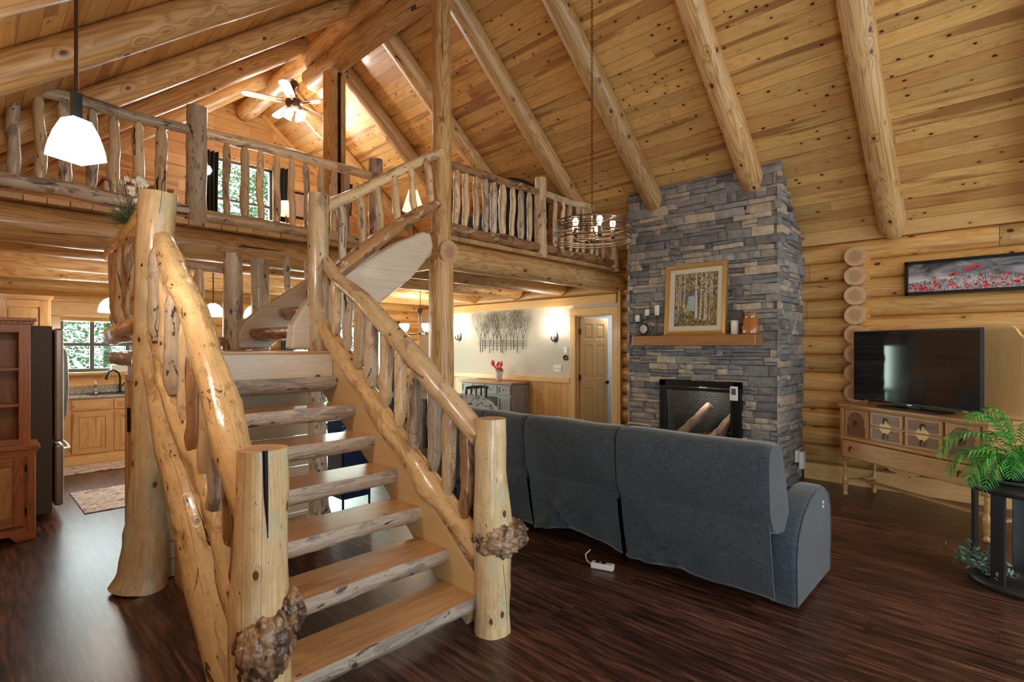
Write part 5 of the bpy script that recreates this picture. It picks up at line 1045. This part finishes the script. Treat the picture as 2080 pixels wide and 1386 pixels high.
part(WC, 'carcase', [M_hick], lambda m: (m.box((.205, 7.9, 1.80), (.86, 1.2, .52)), m.box((.205, 7.9, 2.07), (.90, 1.24, .03), ax=0)), local=False, bev=.004)
for x0, w in ((-.2, .40), (.225, .39)): part(WC, 'door', [M_hick], lambda m: pdoor(m, (x0, 7.295, 1.56), (1, 0, 0), (0, -1, 0), w, .47, .07), local=False, bev=.003)
g = G('rug'); V = g.n('TexCoord').outputs['Object']; n1 = g.noise(g.vm('MULTIPLY', V, (1, 4.5, 1)), 6., 4., .75, 1.5); M_rug = g.fin(g.ramp(n1, [(.41, (.12, .03, .05)), (.445, (.50, .16, .15)), (.47, (.78, .72, .66)), (.58, (.72, .66, .60)), (.61, (.13, .12, .15))]), .95)
rg = thing('rug', 'narrow cream and red patterned runner along the sink cabinets', 'rug', (1.6, 8.5, 0)); part(rg, 'weave', [M_rug], lambda m: m.box((0, 0, .006), (1.7, .55, .010)), bev=.003)
rg = thing('rug', 'cream rug with dark red blotches nearer the stairs in the kitchen', 'rug', (1.75, 6.70, 0)); part(rg, 'weave', [M_rug], lambda m: m.box((0, 0, .006), (1.95, .98, .010)), bev=.003)
for i, (x, y, lb) in enumerate(((1.10, 7.0, 'left kitchen pendant lamp, half hidden by the landing side rail'), (2.09, 7.0, 'middle kitchen pendant lamp seen left of the weathered landing post'), (2.56, 7.0, 'right kitchen pendant lamp seen between the two landing posts'))):
    kp = thing('kitchen_pendant', lb, 'lamp', (x, y, 1.92), group='kitchen pendants')
    part(kp, 'shade', [M_shade], lambda m: m.lathe([(.12, 0), (.115, .04), (.10, .09), (.07, .13), (.03, .155)], (0, 0, 0), 20)); part(kp, 'stem', [M_bronze], lambda m: m.tube([(0, 0, .15), (0, 0, .743)], .007, n=8))
    point('kitchen_pendant_lamp', (x, y, 1.86), 14, (1, .86, .68), .06)
# things under the landing
PC = thing('pantry_cabinet', 'tall pine cabinet with black bar pulls tucked under the landing', 'cabinet', (1.2, 4.75, 0))
part(PC, 'carcase', [M_trim], lambda m: m.box((1.22, 4.72, .71), (.66, .60, 1.38), tone=.6), local=False, bev=.004)
for y0 in (4.43, 4.725):
    d = part(PC, 'door', [M_trim], lambda m: pdoor(m, (.89, y0 + .285, .10), (0, -1, 0), (-1, 0, 0), .28, 1.24, .05, raised=False), local=False, bev=.003)
    yh = y0 + (.26 if y0 < 4.5 else .03); part(d, 'handle', [M_black], lambda m: (m.tube([(.845, yh, .92), (.845, yh, 1.10)], .006, n=8), m.tube([(.87, yh, .94), (.845, yh, .94)], .005, n=6), m.tube([(.87, yh, 1.08), (.845, yh, 1.08)], .005, n=6)), local=False)
CRT = thing('wooden_crate', 'small light wooden crate with a slot handle on the floor under the stairs', 'crate', (1.07, 3.82, 0))
part(CRT, 'box', [M_deck], lambda m: (m.box((-.10, 0, .16), (.018, .34, .32), ax=1), m.box((.10, 0, .16), (.018, .34, .32), ax=1), m.box((0, -.165, .16), (.2, .015, .32), ax=0), m.box((0, .165, .16), (.2, .015, .32), ax=0), m.box((0, 0, .01), (.2, .32, .015))), bev=.002)
part(CRT, 'handle_slot', [M_black], lambda m: m.box((-.110, 0, .25), (.003, .09, .02))); part(CRT, 'contents', [plain('dark_folder', (.03, .05, .08), .5)], lambda m: m.box((0, 0, .2), (.16, .28, .26)), label='dark blue papers')
NB = thing('metal_cart', 'navy blue metal cart with white rails behind the open treads', 'cart', (2.62, 4.72, 0)); M_navy = plain('navy_metal', (.012, .028, .09), .35)
part(NB, 'body', [M_navy], lambda m: (m.box((0, 0, .36), (.30, .30, .52)), m.box((-.14, -.14, .40), (.02, .02, .80)), m.box((.14, -.14, .40), (.02, .02, .80)), m.box((0, .145, .70), (.30, .015, .24))), bev=.006)
for z in (.70, .76): part(NB, 'rail', [M_whitep], lambda m: m.tube([(-.14, -.15, z), (.14, -.15, z)], .006, n=8))
LB = thing('low_bench', 'small dark topped box bench on the floor under the landing', 'bench', (1.72, 3.95, 0)); part(LB, 'top', [M_deck], lambda m: m.box((0, 0, .20), (.34, .24, .03), ax=0)); part(LB, 'sides', [M_trim], lambda m: (m.box((-.15, 0, .09), (.02, .2, .18)), m.box((.15, 0, .09), (.02, .2, .18))))
# floral arrangement on the landing side rail
FL = thing('dried_arrangement', 'dark pine sprigs and white blossoms on twigs atop the landing rail', 'arrangement', (.80, 4.50, 2.41))
def sprig(m):
    rr = random.Random(3)
    for i in range(150):
        a = rr.random() * 2 * PI; u = rr.uniform(-.2, 1.2); L = rr.uniform(.07, .17); p = Vector((0, rr.uniform(-.1, .12), .03)); q = p + Vector((math.cos(a) * math.cos(u), math.sin(a) * math.cos(u), math.sin(u))) * L; m.tube([p, q], .0015, n=3, tone=rr.random())
        for k in range(12):
            c = p.lerp(q, k / 12); v = Vector((rr.uniform(-1, 1), rr.uniform(-1, 1), rr.uniform(-1, 1))).normalized() * .022; m.add([c, c + v, c + Vector((0, 0, .003))], [(0, 1, 2)], None, rr.random() * .3)
part(FL, 'pine_sprigs', [M_sage], sprig)
def twig(m):
    rr = random.Random(14)
    for i in range(15):
        p = Vector((0, rr.uniform(-.06, .06), .04)); d = Vector((rr.uniform(-.25, .25), rr.uniform(-.4, .3), 1)).normalized()
        for k in range(5): q = p + d * rr.uniform(.04, .085); m.tube([p, q], .0018, n=4); p = q; d = (d + Vector((rr.uniform(-.5, .5), rr.uniform(-.5, .5), .0))).normalized()
part(FL, 'twigs', [M_bronze], twig)
def bloss(m):
    rr = random.Random(15)
    for i in range(12):
        c = Vector((rr.uniform(-.06, .08), rr.uniform(-.13, .06), rr.uniform(.10, .33)))
        for k in range(5): a = 2 * PI * k / 5 + i; v = Vector((math.cos(a) * .026, math.sin(a) * .012, math.sin(a) * .024)); w = Vector((-v.z, 0, v.x)) * .45; m.add([c, c + v * .6 + w, c + v, c + v * .6 - w], [(0, 1, 2, 3)], None, .5)
part(FL, 'blossoms', [M_candle], bloss)
# ---------------------------------------------------------------- dining room
M_gwash = wood('grey_wash', (.30, .27, .24), (.17, .15, .14), ks=1., kd=0., kr=.02, rough=.5, tonev=.08)
DB = thing('dining_sideboard', 'grey-washed sideboard with a brown top against the plaster dining wall', 'sideboard', (6.68, 6.85, 0)); SX = 6.46; SY0, SY1 = 6.19, 7.50
part(DB, 'carcase', [M_gwash], lambda m: (m.box((6.67, (SY0 + SY1) / 2, .47), (.40, SY1 - SY0, .86), tone=.5), pdoor(m, (6.48, SY0, .06), (1, 0, 0), (0, -1, 0), .38, .82, .05, raised=False)), local=False, bev=.003)
part(DB, 'top', [M_mantel], lambda m: m.box((6.66, (SY0 + SY1) / 2, .92), (.46, SY1 - SY0 + .06, .035), ax=1), local=False, bev=.004)
for k, y0 in enumerate((6.21, 6.53, 6.85, 7.17)):
    d = part(DB, 'drawer', [M_gwash], lambda m: pdoor(m, (SX + .01, y0 + .305, .72), (0, -1, 0), (-1, 0, 0), .30, .16, .03, raised=False), local=False, bev=.002); part(d, 'knob', [M_black], lambda m: m.lathe([(.006, 0), (.014, .012), (.012, .02), (0, .022)], (SX - .01, y0 + .155, .80), 8, rot=Matrix.Rotation(R(-90), 3, 'Y')), local=False)
    if k != 1: part(DB, 'door', [M_gwash], lambda m: (pdoor(m, (SX + .01, y0 + .305, .08), (0, -1, 0), (-1, 0, 0), .30, .61, .035, raised=False), [m.box((SX - .002, y0 + .06 + .045 * j, .385), (.004, .004, .5), tone=.1) for j in range(5)]), local=False, bev=.002)
    else: part(DB, 'wine_niche', [M_black], lambda m: m.box((SX + .02, y0 + .155, .385), (.04, .29, .58)), local=False, label='dark open wine niche')
FV = thing('flower_vase', 'white pot of red flowers on the grey sideboard', 'flowers', (6.62, 6.65, .94)); part(FV, 'pot', [M_whitep], lambda m: m.lathe([(.05, 0), (.07, .155), (.074, .16), (.06, .15), (0, .14)], (0, 0, 0), 20))
M_red = plain('red_petal', (.62, .015, .04), .6)
def flw(m):
    rr = random.Random(2)
    for i in range(19):
        c = Vector((rr.uniform(-.09, .09), rr.uniform(-.13, .13), .25 + rr.uniform(-.05, .10)))
        for L in range(2):
            for k in range(7):
                a = 2 * PI * k / 7 + i + L * .4; rr_ = .036 - .012 * L; u = Vector((-.35, math.cos(a), math.sin(a))).normalized() * rr_; w = Vector((0, -math.sin(a), math.cos(a))) * rr_ * .42; o = c + Vector((-.006 * L, 0, 0)); m.add([o, o + u * .65 + w, o + u, o + u * .65 - w], [(0, 1, 2, 3)])
part(FV, 'petals', [M_red], flw); part(FV, 'leaves', [M_sage], lambda m: herbs(m, .09, 200, .15, .8))
def sconce(x, y, z, lb):
    t = thing('wall_sconce', lb, 'sconce', (x, y, z), group='dining wall sconces')
    part(t, 'backplate', [plain('pewter', (.16, .15, .15), .35, .8)], lambda m: m.lathe([(.06, 0), (.062, .015), (.045, .025), (0, .028)], (0, 0, 0), 20, rot=Matrix.Rotation(R(-90), 3, 'Y') @ Matrix.Diagonal((1.5, 1, 1))))
    part(t, 'arm', [M_bronze], lambda m: m.tube([(-.02, 0, -.04), (-.07, 0, -.07), (-.11, 0, -.04), (-.11, 0, .01)], .009, n=8, step=.01)); part(t, 'shade', [M_glass], lambda m: m.lathe([(.028, .01), (.05, .05), (.066, .09), (.078, .135)], (-.11, 0, 0), 20))
    point('sconce_lamp', (x - .11, y, z + .20), 9, (1, .84, .64), .04)
sconce(XW, 5.58, 1.72, 'white glass wall sconce near the open door'); sconce(XW, 8.05, 1.76, 'white glass wall sconce beside the tall round post')
WA = thing('wall_art', 'black metal wall art of bare trees with crossing rails', 'wall art', (XW - .03, 6.85, 1.45))
def trees(m):
    rr = random.Random(22)
    def br(p, d, L, r, k):
        q = p + d * L; m.tube([p, q], [r, r * .7], n=4, caps=False)
        if k == 0: return
        for s in ((-1, 1) if rr.random() < .8 else (-1, 0, 1)):
            a = s * rr.uniform(.25, .75); e = Vector((0, d.y * math.cos(a) - d.z * math.sin(a), d.y * math.sin(a) + d.z * math.cos(a))); e = (e + Vector((0, 0, .25))).normalized(); br(q, e, L * rr.uniform(.65, .85), r * .65, k - 1)
    for i, y in enumerate((-.55, -.42, -.33, -.26, -.14, -.04, .0, .1, .2, .3, .42, .5, .56)): z0 = rr.uniform(-.02, .06); br(Vector((0, y, z0)), Vector((0, rr.uniform(-.05, .05), 1)).normalized(), rr.uniform(.18, .27), .007, 5)
part(WA, 'trees', [M_black], trees)
for z in (.13, .17, .21): part(WA, 'rail', [M_black], lambda m: m.tube([(0, -.62, z), (0, .62, z)], .004, n=5))
DT = thing('dining_table', 'dark wooden dining table beyond the stair balusters', 'table', (5.35, 7.2, 0)); part(DT, 'tabletop', [M_blackw], lambda m: m.box((0, 0, .74), (1.0, 1.5, .04)), bev=.006)
for x in (-.42, .42):
    for y in (-.66, .66): part(DT, 'leg', [M_blackw], lambda m: m.box((x, y, .36), (.07, .07, .72)))
def chair(loc, rz, lb):
    t = thing('dining_chair', lb, 'chair', loc, rz, 'dining chairs')
    part(t, 'seat', [M_blackw], lambda m: m.box((0, 0, .45), (.42, .42, .035)), bev=.01)
    for x in (-.18, .18):
        part(t, 'leg', [M_blackw], lambda m: m.tube([(x, .18, 0), (x, .18, .45)], .018, n=8)); part(t, 'leg', [M_blackw], lambda m: m.tube([(x, -.18, 0), (x, -.19, .45), (x, -.24, .95)], .018, n=8))
    part(t, 'backrest', [M_blackw], lambda m: ([m.tube([(-.2, -.24 - .01, .93), (-.08, -.28, .945), (.08, -.28, .945), (.2, -.24 - .01, .93)], .028, n=8, flat=.5, step=.02)] + [m.box((x, -.225, .70), (.025, .012, .48)) for x in (-.09, 0, .09)]))
    return t
chair((4.55, 6.9, 0), R(-90), 'dark dining chair with its back to the stairs, left of the round post'); chair((4.62, 7.6, 0), R(-90), 'dark dining chair farther along the table, behind the stair balusters'); chair((5.45, 6.15, 0), R(-10), 'dark dining chair with a curved top rail, right of the round post')
DC = thing('dining_chandelier', 'bronze dining chandelier with upturned white glass cups on a chain', 'chandelier', (5.45, 7.4, 1.80))
part(DC, 'frame', [M_bronze], lambda m: (m.lathe([(0, -.05), (.03, -.03), (.02, 0), (.012, .1), (.03, .3), (.045, .33), (.04, .42), (.01, .44)], (0, 0, 0), 12), [m.tube([(0, 0, -.01), (.17 * math.cos(a), .17 * math.sin(a), -.035), (.33 * math.cos(a), .33 * math.sin(a), -.02), (.33 * math.cos(a), .33 * math.sin(a), .02)], .009, n=8, step=.03) for a in [R(35 + 72 * k) for k in range(5)]], m.tube([(0, 0, .44), (0, 0, .865)], .006, n=6), m.lathe([(.05, .84), (.05, .865)], (0, 0, 0), 14)))
for k in range(5): a = R(35 + 72 * k); part(DC, 'glass_cup', [M_glass], lambda m: m.lathe([(.03, .02), (.055, .05), (.072, .09), (.08, .14)], (.33 * math.cos(a), .33 * math.sin(a), 0), 16))
point('dining_lamp', (5.45, 7.4, 2.12), 22, (1, .84, .62), .15)
CR = thing('curtain_rod', 'dark curtain rod with a ball finial over the dining window', 'curtain rod', (5.6, YB - .09, 2.06)); part(CR, 'rod', [M_bronze], lambda m: (m.tube([(-1.8, 0, 0), (.68, 0, 0)], .011, n=8), m.lathe([(0, -.03), (.02, -.02), (.026, 0), (.02, .02), (0, .03)], (.71, 0, 0), 10)))
def curtain(name, x0, x1, z0, z1, y, mat, lb, amp=.03, nf=5):
    t = thing(name, lb, 'curtain', ((x0 + x1) / 2, y, z0))
    def c(m):
        rows = []
        for j in range(9):
            z = (z1 - z0) * j / 8; rows.append([(((x1 - x0) * (i / 40 - .5)) * (1 - .12 * math.sin(j / 8 * PI)), amp * math.sin(i / 40 * nf * 2 * PI), z) for i in range(41)])
        loft(m, [r + [(p[0], p[1] + .006, p[2]) for p in r[::-1]] for r in rows])
    part(t, 'cloth', [mat], c)
M_curtb = plain('blue_grey_curtain', (.07, .10, .13), .9, nz=.2); M_curtk = plain('black_curtain', (.02, .018, .02), .9, nz=.3)
curtain('curtain', 5.93, 6.2, .05, 2.05, YB - .09, M_curtb, 'blue-grey curtain at the right side of the dining window'); curtain('curtain', 3.86, 4.1, .05, 2.05, YB - .09, M_curtb, 'blue-grey curtain at the left side of the dining window')
g = G('floral_cloth'); V = g.n('TexCoord').outputs['Object']; n1 = g.noise(V, 16., 3., .6, 1.2); M_flor = g.fin(g.mix(g.ss(n1, .56, .6), (.62, .60, .58), (.06, .07, .09)), .9)
AR = thing('floral_armchair', 'pale armchair with a dark floral print behind the sofa', 'armchair', (4.40, 5.0, 0), R(-40))
def ac(m):
    rows = []
    for i in range(13):
        t = i / 12; x = -.36 + .72 * t; h = .92 + .06 * math.sin(PI * t) - .10 * (abs(t - .5) * 2) ** 4; rows.append([(x, -.30, .30), (x, -.36, .6), (x, -.38, h - .05), (x, -.34, h), (x, -.26, h - .02), (x, -.20, .6), (x, -.18, .3)])
    loft(m, rows)
part(AR, 'backrest', [M_flor], ac); part(AR, 'seat', [M_flor], lambda m: m.box((0, .05, .32), (.62, .55, .22)), bev=.04)
for x in (-.33, .33): part(AR, 'arm', [M_flor], lambda m: m.box((x, .05, .38), (.13, .62, .40)), bev=.05)
for x in (-.3, .3):
    for y in (-.25, .3): part(AR, 'leg', [M_blackw], lambda m: m.box((x, y, .09), (.04, .04, .18)))
# ---------------------------------------------------------------- loft furnishings
LZ = 2.715
curtain('curtain', 2.60, 2.86, 3.05, 4.70, YB - .10, M_curtk, 'black curtain at the left side of the gable window', .04, 4); curtain('curtain', 3.72, 3.98, 3.05, 4.70, YB - .10, M_curtk, 'black curtain at the right side of the gable window', .04, 4)
NS = thing('nightstand', 'dark nightstand holding the loft table lamp', 'nightstand', (3.95, 9.12, LZ)); part(NS, 'body', [M_blackw], lambda m: m.box((0, 0, .33), (.5, .4, .6)), bev=.01); part(NS, 'drawer', [M_blackw], lambda m: m.box((0, -.205, .48), (.44, .02, .2)))
LL = thing('table_lamp', 'table lamp with a cream shade on the loft nightstand', 'lamp', (3.86, 9.10, LZ + .63)); part(LL, 'base', [M_bronze], lambda m: m.lathe([(.07, 0), (.07, .015), (.02, .03), (.035, .12), (.015, .25), (.008, .50)], (0, 0, 0), 16)); part(LL, 'lamp_shade', [plain('lampshade', (.80, .66, .45), .7, es=.6, emis=(1, .75, .45))], lambda m: m.lathe([(.12, .48), (.085, .72)], (0, 0, 0), 24))
LP = thing('framed_print', 'small dark framed print on the loft gable wall right of the window', 'picture', (4.22, YB - .02, 3.90)); part(LP, 'frame', [M_black], lambda m: [m.box((x, 0, .22), (.03, .03, .46)) for x in (-.13, .13)] + [m.box((0, 0, z), (.28, .03, .03)) for z in (0, .44)]); part(LP, 'print', [plain('print_paper', (.45, .30, .24), .8, nz=.5, sc=20.)], lambda m: m.quad([(-.12, -.005, .0), (.12, -.005, .0), (.12, -.005, .44), (-.12, -.005, .44)]))
GS = thing('globe_sconce', 'small frosted globe sconce left of the gable window', 'sconce', (2.66, YB - .02, 4.36)); part(GS, 'bracket', [M_bronze], lambda m: m.tube([(0, 0, 0), (0, -.10, 0)], .012, n=8)); part(GS, 'globe', [plain('frost_globe', (.85, .8, .65), .4, es=.8, emis=(1, .9, .7))], lambda m: m.lathe([(0, -.09), (.06, -.06), (.085, 0), (.06, .06), (0, .09)], (0, -.13, 0), 16))
DR = thing('dresser', 'white dresser standing at the left gable wall of the loft', 'dresser', (1.35, 7.2, LZ)); part(DR, 'body', [M_whitep], lambda m: m.box((0, 0, .32), (.62, .35, .60)), bev=.008); part(DR, 'top', [M_oak], lambda m: m.box((0, 0, .635), (.66, .39, .025)))
for z in (.15, .35): part(DR, 'drawer', [M_whitep], lambda m: m.box((0, -.18, z), (.56, .02, .17)), bev=.004)
LC = thing('loft_armchair', 'black rounded armchair in the loft behind the railing', 'armchair', (5.25, 5.15, LZ), R(0))
def lc(m):
    rows = []
    for i in range(15):
        t = i / 14; x = -.48 + .96 * t; h = .95 + .16 * math.sin(PI * t) ** .6; rows.append([(x, -.30, .12), (x, -.38, .5), (x, -.40, h - .1), (x, -.34, h), (x, -.24, h - .04), (x, -.16, .5), (x, -.16, .12)])
    loft(m, rows)
M_char = plain('charcoal_cloth', (.03, .032, .036), .9, nz=.3)
part(LC, 'backrest', [M_char], lc); part(LC, 'seat', [M_char], lambda m: m.box((0, .1, .3), (.8, .6, .28)), bev=.05)
for x in (-.45, .45): part(LC, 'arm', [M_char], lambda m: m.box((x, .1, .36), (.14, .7, .5)), bev=.05)
TS = thing('telescope', 'dark blue tube on a wooden stand beside the slotted loft post', 'telescope', (3.62, 6.55, LZ)); part(TS, 'tube', [plain('blue_tube', (.02, .04, .09), .35)], lambda m: m.tube([(0, 0, .62), (.02, 0, 1.05)], .045, n=16)); part(TS, 'stand', [M_honey], lambda m: m.tube([(0, 0, 0), (0, 0, .62)], [.03, .04], n=12))
SL = thing('floor_lamp', 'cream shaded lamp glowing in the loft next to the tall post', 'lamp', (4.30, 6.0, LZ)); part(SL, 'lamp_shade', [plain('cream_shade', (.85, .75, .55), .7, es=.7, emis=(1, .85, .6))], lambda m: m.lathe([(.15, .72), (.06, 1.0)], (0, 0, 0), 24)); part(SL, 'pole', [M_bronze], lambda m: (m.tube([(0, 0, 0), (0, 0, .9)], .01, n=8), m.lathe([(.12, 0), (.12, .02), (.01, .03)], (0, 0, 0), 20)))
# ceiling fan at rest
FN = thing('ceiling_fan', 'bronze ceiling fan with five blades and lit glass cups over the loft', 'ceiling fan', (XR, 7.42, 4.98)); M_blade = wood('fan_blade', (.34, .20, .13), (.20, .11, .07), ks=1., kd=0., kr=.02, rough=.3)
part(FN, 'motor', [M_bronze], lambda m: m.lathe([(.0, -.06), (.06, -.05), (.10, -.01), (.12, .03), (.12, .08), (.07, .12), (.02, .13), (.015, .25), (.06, .27), (.07, .33), (.0, .34)], (0, 0, 0), 24))
for k in range(5):
    a = R(18 + 72 * k); Rz = Matrix.Rotation(a, 3, 'Z'); part(FN, 'blade', [M_blade, M_bronze], lambda m: (m.prism([(.17, -.05), (.30, -.065), (.60, -.07), (.66, -.05), (.68, 0), (.66, .05), (.60, .07), (.30, .065), (.17, .05)], (0, 0, .05), Rz @ Vector((1, 0, 0)), Rz @ Vector((0, 1, .12)), (0, 0, .008), ax=0), m.bar(Rz @ Vector((.10, 0, .04)), Rz @ Vector((.24, 0, .05)), .03, .008, mat=1)))
for k in range(4):
    a = R(30 + 90 * k); u = Vector((math.cos(a) * .5, math.sin(a) * .5, -.85)).normalized(); q = Vector((0, 0, 1)).rotation_difference(u).to_matrix(); part(FN, 'glass_cup', [M_glass], lambda m: m.lathe([(.02, 0), (.04, .03), (.055, .07), (.06, .11)], Vector((math.cos(a) * .07, math.sin(a) * .07, -.06)), 14, rot=q))
point('fan_lamp', (XR, 7.42, 4.72), 26, (1, .92, .80), .10); point('fan_lamp_up', (XR + .25, 7.3, 5.02), 9, (1, .93, .82), .06)
point('loft_lamp', (3.86, 8.95, 4.0), 5, (1, .75, .45), .08)
# ---------------------------------------------------------------- outdoors through the windows
m = MB(); m.quad([(-14, YB + .3, -.5), (22, YB + .3, -.5), (22, 40, -.5), (-14, 40, -.5)]); struct(m.build('ground', [leafmat('grass', (.12, .26, .06), (.2, .36, .1))]))
def tree(name, x, y, z, h, r, seed, label):
    t = thing(name, label, 'tree', (x, y, z), group='trees outside the windows'); rr = random.Random(seed)
    part(t, 'trunk', [M_bronze], lambda m: m.tube([(0, 0, 0), (0, 0, h * .9)], [.14, .04], n=8, rough=.1, step=.5))
    def cr(m):
        for i in range(7500):
            zz = rr.uniform(.06, 1) * h; R_ = r * (1 - (zz / h) ** 1.3 * .75) * math.sqrt(rr.random()); a = rr.random() * 2 * PI; c = Vector((R_ * math.cos(a), R_ * math.sin(a), zz + .3 * mn.noise((a * 2, zz, seed)))); v = Vector((rr.uniform(-1, 1), rr.uniform(-1, 1), rr.uniform(-.7, .5))).normalized() * rr.uniform(.07, .15); w = v.cross(Vector((0, .3, 1))).normalized() * .035
            m.add([c, c + v * .5 + w, c + v, c + v * .5 - w], [(0, 1, 2, 3)], None, rr.random())
    part(t, 'crown', [M_leaf], cr)
for i, (x, y, h, r, lb) in enumerate(((-2.5, 24, 9., 3.4, 'broad hedge-like tree in the far left background outside'), (3.5, 23, 12., 4., 'broad tree in the far background behind the gable window'), (9.5, 24, 11., 4., 'broad tree in the far background behind the dining door'), (16., 24, 8., 3.6, 'broad tree at the far right background outside'), (4.5, 15.5, 8.5, 2.2, 'tall leafy tree outside the left half of the gable window'), (.9, 18.5, 5.5, 2.2, 'leafy tree in the second row outside the kitchen window'), (.2, 15.5, 5.0, 1.8, 'leafy tree outside the kitchen window, left'), (2.6, 14.5, 5.5, 2., 'leafy tree outside the kitchen window, right'), (6.2, 15.5, 7., 2.2, 'tall leafy tree outside the gable window'), (9.0, 14.5, 5., 2., 'leafy tree outside the dining window, left'), (11.5, 16.5, 6., 2.3, 'leafy tree outside the dining window, right'), (-1.5, 19, 6., 2.4, 'far leafy tree behind the kitchen window'))):
    tree('leafy_tree', x, y, -.5, h, r, 50 + i, lb)
